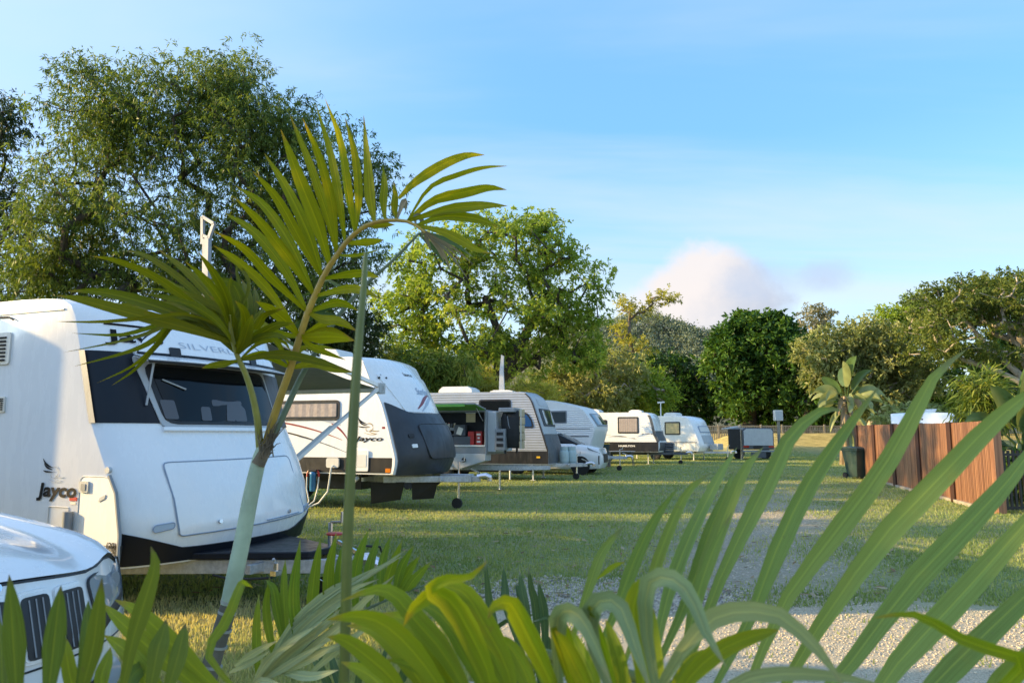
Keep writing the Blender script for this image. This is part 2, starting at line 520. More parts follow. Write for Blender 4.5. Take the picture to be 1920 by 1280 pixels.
# worn strip down the middle of the lane
tw = t.m('SUBTRACT', px_, t.m('ADD', t.m('MULTIPLY', py_, .39), -.75))
tw = t.m('ADD', tw, t.m('MULTIPLY', t.m('SUBTRACT', nmid, .5), 3.0))
track = t.m('MULTIPLY', t.sstep(t.m('ABSOLUTE', tw), 2.1, .3), t.sstep(py_, 30, 12))
track = t.m('MULTIPLY', track, t.m('ADD', .45, t.m('MULTIPLY', t.sstep(nfine, .35, .6), .55)))
soil = t.mix(t.sstep(ngr, .25, .75), (.30, .25, .195), (.52, .455, .375))
g1 = t.mix(track, g1, soil)
gravcol = t.mix(t.sstep(ngr, .25, .75), (.38, .335, .245), (.68, .595, .43))
ge = t.m('ADD', py_, t.m('MULTIPLY', t.m('SUBTRACT', nmid, .5), 1.6))
gmask = t.m('MULTIPLY', t.sstep(ge, 7.4, 6.3), t.sstep(t.m('ADD', px_, t.m('MULTIPLY', t.m('SUBTRACT', nmid, .5), 1.2)), -.9, -.2))
g1 = t.mix(gmask, g1, gravcol)
# yellow of sunlit grass painted into the ground colour, near left
lm = t.m('MULTIPLY', t.sstep(py_, 7.5, 6.4), t.sstep(px_, -.1, -.9))
g1 = t.mix(t.m('MULTIPLY', lm, .72), g1, t.mix(t.sstep(nfine, .35, .65), (.25, .20, .075), (.46, .39, .18)))
t.set(b.inputs['Base Color'], g1)
b.inputs['Roughness'].default_value = .95; b.inputs['Specular IOR Level'].default_value = .15
bp = t.n('ShaderNodeBump'); bp.inputs['Strength'].default_value = .9; bp.inputs['Distance'].default_value = .05
t.set(bp.inputs['Height'], t.m('ADD', t.m('MULTIPLY', nfine, .6), t.m('MULTIPLY', ngr, .5)))
t.set(b.inputs['Normal'], bp.outputs[0])
ground = m.build('ground', gm, None, 60)
tag(ground, kind='structure')


def fast_mesh(name, co, faces_n, mat, parent=None, attr=None, quads=True, point_attr=None, smooth=False):
    """co: (N,3); faces are consecutive runs of faces_n vertices, or an int array (F,k)"""
    me = bpy.data.meshes.new(name)
    co = np.asarray(co, np.float32)
    me.vertices.add(len(co)); me.vertices.foreach_set('co', co.ravel())
    if isinstance(faces_n, int):
        k = faces_n; F = len(co) // k; idx = np.arange(F * k, dtype=np.int32)
    else:
        idx = np.asarray(faces_n, np.int32); F, k = idx.shape; idx = idx.ravel()
    me.loops.add(F * k); me.loops.foreach_set('vertex_index', idx)
    me.polygons.add(F)
    me.polygons.foreach_set('loop_start', np.arange(0, F * k, k, dtype=np.int32))
    if attr is not None:
        a = me.attributes.new('tint', 'FLOAT', 'FACE'); a.data.foreach_set('value', np.asarray(attr, np.float32))
    if smooth:
        me.polygons.foreach_set('use_smooth', np.ones(F, bool))
    me.update(calc_edges=True)
    me.validate()
    return mesh_ob(name, me, mat, parent)

def unit(a):
    return a / np.maximum(np.linalg.norm(a, axis=1, keepdims=True), 1e-9)

# grass blades on the lawn, thinning with distance
grassm = leafmat('grass_blades', [(.155, .215, .068), (.265, .33, .12), (.41, .41, .19), (.58, .52, .29)], .4, .6)
def vnoise(x, y, s):
    return (np.sin(x * s + 1.3 * np.sin(y * s * .7)) * np.sin(y * s * 1.1 + 1.7 * np.sin(x * s * .6 + 2)) + 1) / 2
N = 400000
yy = 4.3 + (60 - 4.3) * rng.random(N) ** 2.4
half = np.minimum(yy * .72 + .3, 26)
xx = (rng.random(N) * 2 - 1) * half
trk = np.clip(1 - np.abs(xx - (.39 * yy - .75) + (vnoise(xx, yy, 1.1) - .5) * 2) / 1.8, 0, 1) * np.clip((28 - yy) / 14, 0, 1)
grv = ((yy < 7.0 + (vnoise(xx, yy, 2.0) - .5) * .8) & (xx > -.5 + (vnoise(yy, xx, 1.7) - .5)))
keep = (rng.random(N) > trk * 1.15) & (~grv | (rng.random(N) < .10 * (vnoise(xx, yy, 3.1) > .55))) & (xx < 22.0)
xx, yy = xx[keep], yy[keep]; n = len(xx)
h = (.018 + .035 * rng.random(n)) * (1 + .25 * np.clip((yy - 8) / 15, 0, 1) + .5 * np.clip((yy - 25) / 30, 0, 1)); wd = .004 + .004 * rng.random(n) + yy * .0003
ang = rng.random(n) * 6.283; lean = .6 * rng.random(n)
z = gz(xx, yy)
bx = np.stack([np.cos(ang), np.sin(ang), 0 * ang], 1)
la = rng.random(n) * 6.283
lv = np.stack([np.cos(la) * lean, np.sin(la) * lean, np.ones(n)], 1) * h[:, None]
p0 = np.stack([xx, yy, z - .003], 1)
co = np.stack([p0 - bx * wd[:, None], p0 + bx * wd[:, None], p0 + lv], 1).reshape(-1, 3)
leftsun = ((yy < 7.2) & (xx < 0)) * .35  # blades yellowed near left to imitate sunlit grass
tint = np.clip(.32 * vnoise(xx, yy, .55) + .30 * vnoise(xx + 9, yy, 2.3) + .45 * rng.random(n) ** 1.5 + leftsun + trk[keep] * .3 - .12, 0, 1)
tag(fast_mesh('grass', co, 3, grassm, None, tint), kind='stuff')

# gravel: loose crushed stones in front of the garden bed
stonem = leafmat('gravel_stones', [(.24, .225, .20), (.43, .385, .30), (.58, .51, .38), (.70, .61, .44)], 0.0, .85)
def stones(name, x, y, r, tint_lo):
    n = len(x)
    base = np.array([(1, 0, 0), (0, 1, 0), (-1, 0, 0), (0, -1, 0), (0, 0, 1), (0, 0, -1)], float)
    fs = np.array([(0, 1, 4), (1, 2, 4), (2, 3, 4), (3, 0, 4), (1, 0, 5), (2, 1, 5), (3, 2, 5), (0, 3, 5)])
    a = rng.random(n) * 6.283
    sc3 = np.stack([r * (.7 + .6 * rng.random(n)), r * (.7 + .6 * rng.random(n)), r * (.4 + .4 * rng.random(n))], 1)
    pts = base[None] * (1 + .35 * (rng.random((n, 6, 1)) - .5)) * sc3[:, None]
    ca, sa = np.cos(a)[:, None], np.sin(a)[:, None]
    X = pts[..., 0] * ca - pts[..., 1] * sa + x[:, None]
    Y = pts[..., 0] * sa + pts[..., 1] * ca + y[:, None]
    Z = pts[..., 2] + (gz(x, y) + r * .25)[:, None]
    co = np.stack([X, Y, Z], 2).reshape(-1, 3)
    F = (fs[None] + 6 * np.arange(n)[:, None, None]).reshape(-1, 3)
    tn = np.repeat(np.clip(tint_lo + .6 * rng.random(n), 0, 1), 8)
    return tag(fast_mesh(name, co, F, stonem, None, tn), kind='stuff')
N = 34000
x = -.6 + 7.2 * rng.random(N); y = 4.2 + 2.9 * rng.random(N)
k = (y < 6.9 + (vnoise(x, y, 1.5) - .5) * .9) & (x < y * .72)
stones('gravel', x[k], y[k], .004 + .008 * rng.random(k.sum()) ** 2.2, .30)
N = 9000
x = .85 + .62 * rng.normal(size=N); y = 7.35 + .42 * rng.normal(size=N)
k = np.hypot((x - .85) / 1.3, (y - 7.35) / .85) < 1 + .3 * (vnoise(x, y, 5) - .5)
stones('gravel', x[k], y[k], .012 + .014 * rng.random(k.sum()), -.05)
N = 5000
y = 7 + 9 * rng.random(N); x = .39 * y - .75 + rng.normal(size=N) * .8
stones('gravel', x, y, .005 + .010 * rng.random(N) ** 2, .25)
# dry fallen leaves on the lawn
litter = leafmat('dry_leaves', [(.10, .06, .03), (.24, .16, .08), (.42, .34, .22)], .2, .7)
N = 900
y = 7 + 18 * rng.random(N) ** 1.3; x = -3 + rng.random(N) * (y * .5 + 3)
a = rng.random(N) * 6.283; L = .03 + .05 * rng.random(N)
d = np.stack([np.cos(a), np.sin(a), .35 * (rng.random(N) - .3)], 1); e = np.stack([-np.sin(a), np.cos(a), .5 * (rng.random(N) - .5)], 1)
p0 = np.stack([x, y, gz(x, y) + .035], 1)
co = np.stack([p0 - d * L[:, None], p0 + e * L[:, None] * .35, p0 + d * L[:, None], p0 - e * L[:, None] * .35], 1).reshape(-1, 3)
tag(fast_mesh('fallen_leaves', co, 4, litter, None, rng.random(N)), kind='stuff')

# ------------------------------------------------------------------ wooded hill far behind
hx = np.linspace(-420, 620, 66); hy = np.linspace(330, 640, 24)
def hz_(x, y):
    d = 48 * np.exp(-((x - 92) / 105) ** 2 - ((y - 470) / 90) ** 2) + 42 * np.exp(-((x + 40) / 150) ** 2 - ((y - 500) / 90) ** 2) + 30 * np.exp(-((x - 260) / 130) ** 2 - ((y - 500) / 90) ** 2)
    return d * (1 + .05 * np.sin(x * .09) * np.sin(y * .07)) - 2.0
hillm = mat('hill_soil', (.10, .10, .055), .95, var=.35, vs=.05)
m = MB(); m.grid([[(float(a), float(b_), float(hz_(a, b_))) for a in hx] for b_ in hy])
hill = m.build('hill', hillm, None, 80); tag(hill, kind='structure')
hillleaf = leafmat('hazy_hill_foliage', [(.12, .16, .12), (.16, .20, .145), (.20, .235, .165), (.245, .27, .185)], .25, .8)  # greyed, paled leaf colours stand in for haze over the distance
NT_ = 2600; LV = 44
x = 20 + 220 * rng.random(NT_); y = 375 + 110 * rng.random(NT_); z = hz_(x, y)
hgt = 3.5 + 5 * rng.random(NT_)
cx = np.repeat(x, LV) + rng.normal(size=NT_ * LV) * 1.7; cy = np.repeat(y, LV) + rng.normal(size=NT_ * LV) * 1.7
cz = np.repeat(z + hgt * .75, LV) + rng.normal(size=NT_ * LV) * np.repeat(hgt, LV) * .22
c0 = np.stack([cx, cy, cz], 1); d = unit(rng.normal(size=c0.shape)); e = unit(np.cross(d, rng.normal(size=c0.shape)))
s = (.42 + .4 * rng.random(len(c0)))[:, None]
co = np.stack([c0 - d * s, c0 + e * s * .7, c0 + d * s, c0 - e * s * .7], 1).reshape(-1, 3)
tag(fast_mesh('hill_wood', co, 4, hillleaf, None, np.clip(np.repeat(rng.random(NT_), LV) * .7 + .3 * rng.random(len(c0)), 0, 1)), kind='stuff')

# ------------------------------------------------------------------ trees
def leaves(name, c0, d, L, W, mt, parent, tint, nup=.12):
    """c0 base (N,3), d direction (N,3); flat pointed leaves"""
    n = len(c0)
    r = rng.normal(size=(n, 3)); r[:, 2] += nup * 2
    side = unit(np.cross(d, r)); nrm = np.cross(side, d)
    L = np.asarray(L)[:, None]; W = np.asarray(W)[:, None]
    tip = c0 + d * L - np.array([0, 0, 1.0]) * L * .15
    mid = c0 + d * L * .45 + nrm * L * .06
    co = np.stack([c0, mid + side * W / 2, tip, mid - side * W / 2], 1).reshape(-1, 3)
    return fast_mesh(name, co, 4, mt, parent, tint)

def tree(name, label, cat, base, top, r0, lobes, nl, L, W, mt, barkm, spread=.55, droop=.0, seed=1, group=None,
         hollow=.35, wiggle=.25, twig=.012, forks=(), lscale=1.0, smin=.02, tintbias=0.0, rootname='trunk'):
    """trunk and limbs grown out to leaf clumps that are scattered in the crown lobes.
    lobes: (centre Vector, rx, ry, rz, clumps)"""
    rg = np.random.default_rng(seed); rd = random.Random(seed)
    base = V(base); top = V(top)
    base.z = float(gz(base.x, base.y)) - .03
    root = thing(name, label, cat, base, 0, group)
    cl = []
    for (cc, rx, ry, rz, k) in lobes:
        for _ in range(k):
            u = rg.normal(size=3); u /= np.linalg.norm(u)
            q = (hollow + (1 - hollow) * rg.random()) ** .6
            cl.append(V((cc[0] + u[0] * rx * q, cc[1] + u[1] * ry * q, cc[2] + u[2] * rz * q)) - base)
    cl = [p for p in cl if p.z > .25]
    T = top - base
    nodes = [V((0, 0, -.1))]; par = [-1]
    for i in range(1, 6):
        q = i / 5
        nodes.append(T * q + V((rd.uniform(-1, 1), rd.uniform(-1, 1), 0)) * r0 * .8 * (q < 1)); par.append(len(nodes) - 2)
    start = len(nodes) - 1
    for f in forks:
        f = V(f) - base; a = nodes[start] if not isinstance(f, tuple) else f
        prev = start
        for q in (.5, 1.0):
            nodes.append(nodes[start].lerp(f, q) + V((rd.uniform(-1, 1), rd.uniform(-1, 1), rd.uniform(-.5, 1))) * .1 * (f - nodes[start]).length * (q < 1)); par.append(prev); prev = len(nodes) - 1
    order = sorted(range(len(cl)), key=lambda i: (cl[i] - nodes[start]).length)
    arr = np.array([tuple(p) for p in nodes])
    dep = [0] * len(nodes)
    leafnodes = []
    for i in order:
        p = cl[i]
        dd = np.linalg.norm(arr - np.array(p), axis=1)
        dd[:max(1, start - 1)] += 2.0 + dd[:max(1, start - 1)]
        j = int(np.argmin(dd)); a = nodes[j]
        ln = (p - a).length; k = max(1, min(4, int(ln / 1.1)))
        prev = j
        for s_ in range(1, k + 1):
            q = s_ / k
            pt = a.lerp(p, q)
            if s_ < k:
                pt += V((rd.gauss(0, 1), rd.gauss(0, 1), rd.gauss(.3, 1))) * wiggle * ln / k * .5
            nodes.append(pt); par.append(prev); prev = len(nodes) - 1
        arr = np.array([tuple(p_) for p_ in nodes])
        leafnodes.append(prev)
    n = len(nodes)
    area = [0.0] * n
    for i in leafnodes: area[i] += twig ** 2 * 1.0
    for i in range(n - 1, 0, -1):
        area[par[i]] += area[i]
    k0 = r0 ** 2 / max(area[start], 1e-9)
    rad = [max(smin * .35, r0 * (a_ / max(area[start], 1e-9)) ** .5) for a_ in area]
    for i in range(start + 1): rad[i] = r0 * (1.0 + .45 * max(0, 1 - i / 2.0) + .1 * (start - i) / start)
    m = MB()
    m.tube(nodes[:start + 1], rad[:start + 1], 10)
    for i in range(start + 1, n):
        j = par[i]
        ra = min(rad[j], max(rad[i] * 1.6, rad[i]))
        if rad[i] < smin * .36 and rd.random() < .0: continue
        m.tube([nodes[j], nodes[i]], [ra, rad[i]], 6 if rad[i] > .05 else 4, False)
    m.build(rootname, barkm, root, 60)
    C = np.array([tuple(p) for p in cl]); K = len(C)
    c0 = np.repeat(C, nl, 0)
    ns = max(4, nl // 8)                            # twigs per clump, leaves radiate from their ends
    toff = unit(rg.normal(size=(K * ns, 3))) * (rg.random(K * ns) ** .5)[:, None] * spread * 1.45 * np.array([1, 1, .8])
    pick = np.repeat(np.arange(K), nl) * ns + rg.integers(0, ns, K * nl)
    off = toff[pick]
    c0 = c0 + off + rg.normal(size=c0.shape) * L * .22
    d = unit(unit(off + 1e-6) * .55 + rg.normal(size=c0.shape) * .75 + np.array([0, 0, -droop]))
    Ls = L * (.65 + .7 * rg.random(len(c0))); Ws = W * (.7 + .6 * rg.random(len(c0)))
    ctint = np.repeat(rg.random(K), nl)
    tint = np.clip(.6 * ctint + .4 * rg.random(len(c0)) + tintbias, 0, 1)
    leaves('crown', c0, d, Ls, Ws, mt, root, tint)
    return root

def lobe(px, py, rx, ry, d, k, ryd=None):
    c_ = P(px, py, d); s_ = d / FPX
    return (c_, rx * s_, (ryd if ryd else min(rx, 1.6 * ry) * s_), ry * s_, k)

lf_gum = leafmat('gum_leaves', [(0.041, 0.073, 0.022), (0.08, 0.131, 0.033), (0.141, 0.201, 0.049), (0.234, 0.274, 0.066)], .42, .42)
lf_dark = leafmat('dark_gum_leaves', [(0.022, 0.039, 0.017), (0.042, 0.068, 0.026), (0.076, 0.106, 0.036)], .3, .45)
lf_lime = leafmat('lime_leaves', [(0.101, 0.162, 0.028), (0.188, 0.282, 0.044), (0.316, 0.411, 0.068), (0.421, 0.418, 0.1)], .45, .45)
lf_yel = leafmat('yellow_leaves', [(0.179, 0.198, 0.036), (0.359, 0.34, 0.071), (0.5, 0.484, 0.108)], .45, .5)
lf_mango = leafmat('glossy_dark_leaves', [(0.016, 0.041, 0.011), (0.034, 0.083, 0.017), (0.074, 0.151, 0.025), (0.149, 0.239, 0.043)], .28, .3)
lf_olive = leafmat('olive_leaves', [(0.087, 0.115, 0.043), (0.167, 0.203, 0.077), (0.279, 0.308, 0.126), (0.403, 0.404, 0.192)], .35, .5)
lf_rain = leafmat('rain_tree_leaves', [(0.047, 0.075, 0.021), (0.093, 0.134, 0.035), (0.155, 0.202, 0.048), (0.248, 0.262, 0.072)], .38, .5)
lf_grey = leafmat('grey_green_leaves', [(0.125, 0.133, 0.078), (0.218, 0.218, 0.14), (0.343, 0.328, 0.218)], .3, .6)
lf_reed = leafmat('strappy_leaves', [(0.056, 0.096, 0.021), (0.132, 0.194, 0.035), (0.262, 0.309, 0.062), (0.45, 0.4, 0.105)], .4, .45)

d = 29
tree('gum_tree', 'tall spreading gum tree with narrow drooping leaves behind the nearest caravan', 'tree', (-12.6, d, 0), (-12.2, d, 4.2), .36,
     [lobe(330, 190, 185, 80, d, 62), lobe(190, 250, 110, 120, d, 44), lobe(440, 230, 150, 105, d, 60), lobe(555, 330, 135, 150, d, 66),
      lobe(300, 400, 230, 150, d, 100), lobe(630, 440, 90, 130, d, 36), lobe(120, 420, 110, 140, d, 46), lobe(400, 520, 250, 70, d, 56),
      lobe(130, 520, 150, 55, d, 40), lobe(690, 350, 55, 90, d, 12), lobe(170, 140, 60, 26, d, 8), lobe(430, 130, 70, 24, d, 9), lobe(560, 560, 140, 50, d, 22)],
     255, .205, .046, lf_gum, darkbark, spread=.78, droop=.75, seed=3, hollow=.15,
     forks=[P(250, 330, d), P(440, 330, d), P(380, 560, d)])
d = 33
tree('gum_tree', 'dark gum tree cut off by the left edge of the picture', 'tree', (-25.5, d, 0), (-25.2, d, 4), .35,
     [lobe(-60, 280, 110, 130, d, 60), lobe(-30, 420, 90, 140, d, 50), lobe(-80, 520, 120, 90, d, 40), lobe(10, 230, 40, 50, d, 8)],
     150, .22, .06, lf_dark, darkbark, spread=.6, droop=.6, seed=5)
d = 46
tree('shade_tree', 'large round lime green tree with dark forked trunk behind the grey caravan', 'tree', P(930, 815, d) * 1, P(935, 715, d), .55,
     [lobe(770, 590, 75, 85, d, 40), lobe(820, 500, 100, 80, d, 44), lobe(950, 465, 130, 65, d, 62), lobe(1055, 550, 88, 110, d, 58),
      lobe(920, 600, 170, 80, d, 70), lobe(790, 660, 90, 45, d, 30), lobe(1080, 645, 68, 45, d, 28), lobe(950, 660, 120, 45, d, 30), lobe(985, 420, 70, 18, d, 12)],
     135, .27, .105, lf_lime, darkbark, spread=.72, droop=.25, seed=11, hollow=.3,
     forks=[P(840, 640, d), P(910, 560, d), P(1010, 580, d), P(1060, 640, d)])
d = 58
tree('wattle_tree', 'thin yellow green tree with a leaning crown right of the big round tree', 'tree', P(1175, 800, d), P(1185, 660, d), .16,
     [lobe(1174, 572, 24, 22, d, 13), lobe(1208, 580, 24, 14, d, 9), lobe(1248, 556, 30, 18, d, 13), lobe(1166, 628, 20, 38, d, 12), lobe(1200, 640, 30, 20, d, 9), lobe(1195, 690, 44, 36, d, 16)],
     46, .27, .09, lf_yel, bark, spread=.42, seed=21, hollow=.2, forks=[P(1235, 590, d), P(1180, 600, d)])
d = 53
tree('bush_tree', 'bushy yellow green tree behind the row of white caravans', 'tree', P(1090, 808, d), P(1090, 780, d), .22,
     [lobe(1080, 720, 75, 60, d, 46), lobe(1130, 745, 60, 40, d, 30), lobe(1020, 735, 50, 45, d, 26), lobe(1165, 690, 40, 50, d, 18)],
     130, .32, .12, lf_olive, palebark, spread=.75, seed=22, tintbias=.15)
d = 56
tree('bush_tree', 'olive bushy tree with pale leaning trunk under the thin yellow tree', 'tree', P(1142, 808, d), P(1152, 740, d), .24,
     [lobe(1180, 725, 60, 50, d, 40), lobe(1215, 745, 45, 35, d, 24), lobe(1150, 770, 45, 25, d, 16)],
     120, .32, .12, lf_lime, palebark, spread=.7, seed=23)
d = 84
tree('thicket_tree', 'very dark spreading tree behind the far white caravans', 'tree', P(1250, 812, d), P(1250, 770, d), .35,
     [lobe(1250, 715, 75, 55, d, 60), lobe(1290, 745, 70, 55, d, 55), lobe(1220, 760, 60, 40, d, 35), lobe(1330, 770, 50, 35, d, 25)],
     120, .42, .20, lf_mango, darkbark, spread=.9, seed=24, tintbias=-.25)
d = 78
tree('mango_tree', 'dense dark green round tree standing behind the far timber fence', 'tree', P(1410, 805, d), P(1412, 740, d), .6,
     [lobe(1408, 662, 74, 60, d, 76), lobe(1418, 614, 50, 22, d, 24), lobe(1356, 646, 22, 30, d, 10), lobe(1474, 634, 20, 26, d, 12), lobe(1388, 602, 24, 14, d, 8), lobe(1450, 602, 22, 12, d, 7), lobe(1370, 690, 50, 60, d, 40), lobe(1460, 680, 50, 70, d, 50), lobe(1420, 740, 80, 45, d, 50), lobe(1440, 785, 50, 20, d, 18)],
     130, .50, .26, lf_mango, darkbark, spread=1.0, seed=31, hollow=.45, tintbias=.05)
d = 92
tree('feathery_tree', 'small pale feathery tree showing above the dark round tree', 'tree', P(1520, 815, d), P(1522, 660, d), .25,
     [lobe(1522, 605, 34, 30, d, 26), lobe(1510, 640, 26, 18, d, 12), lobe(1540, 590, 18, 16, d, 8)],
     60, .42, .16, lf_grey, palebark, spread=.8, seed=32)
d = 74
tree('thicket_tree', 'dark shrubby tree filling the gap right of the dense round tree', 'tree', P(1510, 805, d), P(1510, 760, d), .3,
     [lobe(1500, 700, 45, 60, d, 40), lobe(1530, 760, 60, 40, d, 40), lobe(1520, 660, 30, 30, d, 14)],
     115, .46, .22, lf_mango, darkbark, spread=.95, seed=33, tintbias=-.22)
d = 60
tree('bush_tree', 'wide olive grey bushy tree behind the banana-leaved plant', 'tree', P(1640, 800, d), P(1640, 740, d), .35,
     [lobe(1560, 660, 55, 45, d, 44), lobe(1620, 640, 70, 40, d, 50), lobe(1690, 660, 70, 50, d, 54), lobe(1640, 700, 90, 45, d, 60), lobe(1560, 700, 40, 30, d, 20), lobe(1700, 720, 60, 40, d, 34), lobe(1650, 760, 70, 30, d, 30)],
     125, .34, .15, lf_olive, palebark, spread=.8, seed=41)
d = 66
tree('bush_tree', 'bright green leafy tree rising left of the umbrella shaped tree', 'tree', P(1690, 812, d), P(1695, 700, d), .3,
     [lobe(1720, 590, 45, 30, d, 30), lobe(1690, 620, 40, 30, d, 26), lobe(1740, 620, 60, 30, d, 34), lobe(1660, 595, 14, 20, d, 6)],
     110, .36, .14, lf_lime, palebark, spread=.8, seed=42)
d = 52
tree('rain_tree', 'umbrella shaped spreading tree with bare slanting limbs at the right edge', 'tree', P(1975, 812, d), P(1950, 735, d), .55,
     [lobe(1830, 545, 110, 18, d, 60, 6), lobe(1900, 535, 90, 16, d, 46, 6), lobe(1790, 575, 80, 18, d, 40, 5), lobe(1980, 545, 120, 22, d, 50, 6),
      lobe(1850, 590, 70, 16, d, 26, 5), lobe(1770, 650, 60, 16, d, 20, 4), lobe(1830, 665, 60, 14, d, 18, 4), lobe(1750, 615, 50, 14, d, 16, 4), lobe(2080, 590, 90, 30, d, 30, 6), lobe(1910, 570, 80, 12, d, 24, 5), lobe(1890, 612, 60, 10, d, 10, 4), lobe(1930, 668, 70, 10, d, 10, 4)],
     120, .26, .10, lf_rain, palebark, spread=.55, seed=43, hollow=.1, wiggle=.35,
     forks=[P(1800, 590, d), P(1860, 570, d), P(1780, 665, d), P(1930, 570, d)])
d = 70
tree('thicket_tree', 'dark shaded thicket under the umbrella shaped tree', 'tree', P(1830, 812, d), P(1830, 770, d), .3,
     [lobe(1790, 730, 80, 50, d, 50), lobe(1880, 740, 80, 60, d, 54), lobe(1740, 770, 60, 30, d, 24), lobe(1960, 720, 60, 70, d, 40), lobe(1905, 655, 60, 50, d, 36), lobe(1965, 640, 60, 70, d, 40)],
     115, .44, .22, lf_mango, darkbark, spread=1.0, seed=44, tintbias=-.25)
# planting behind the middle caravans
d = 34
tree('strappy_bush', 'mixed strappy green bush behind the second white caravan', 'bush', P(760, 822, d), P(760, 780, d), .12,
     [lobe(720, 690, 45, 50, d, 30), lobe(780, 700, 55, 45, d, 36), lobe(840, 690, 45, 40, d, 26), lobe(770, 745, 90, 35, d, 30)],
     115, .40, .055, lf_reed, bark, spread=.5, droop=.7, seed=51, tintbias=-.05)
d = 36
tree('strappy_bush', 'yellow tipped reedy bush left of the forked trunk', 'bush', P(830, 822, d), P(830, 800, d), .1,
     [lobe(830, 715, 35, 14, d, 16), lobe(860, 740, 70, 35, d, 26), lobe(900, 730, 24, 40, d, 12), lobe(985, 745, 60, 40, d, 24)],
     105, .34, .06, lf_yel, bark, spread=.5, droop=-.3, seed=52)
d = 31
tree('strappy_bush', 'shadowy green bush behind the gap between the first two caravans', 'bush', P(620, 822, d), P(620, 790, d), .12,
     [lobe(600, 640, 70, 60, d, 34), lobe(670, 640, 50, 70, d, 30), lobe(520, 640, 70, 50, d, 24), lobe(440, 620, 80, 50, d, 24)],
     115, .30, .06, lf_dark, bark, spread=.5, droop=.5, seed=53)

# ------------------------------------------------------------------ caravans
ROW = R(-22)
def interp(tab, z):
    if z <= tab[0][0]: return tab[0][1]
    for (a, xa), (b_, xb) in zip(tab, tab[1:]):
        if z <= b_:
            return xa + (xb - xa) * (z - a) / (b_ - a)
    return tab[-1][1]

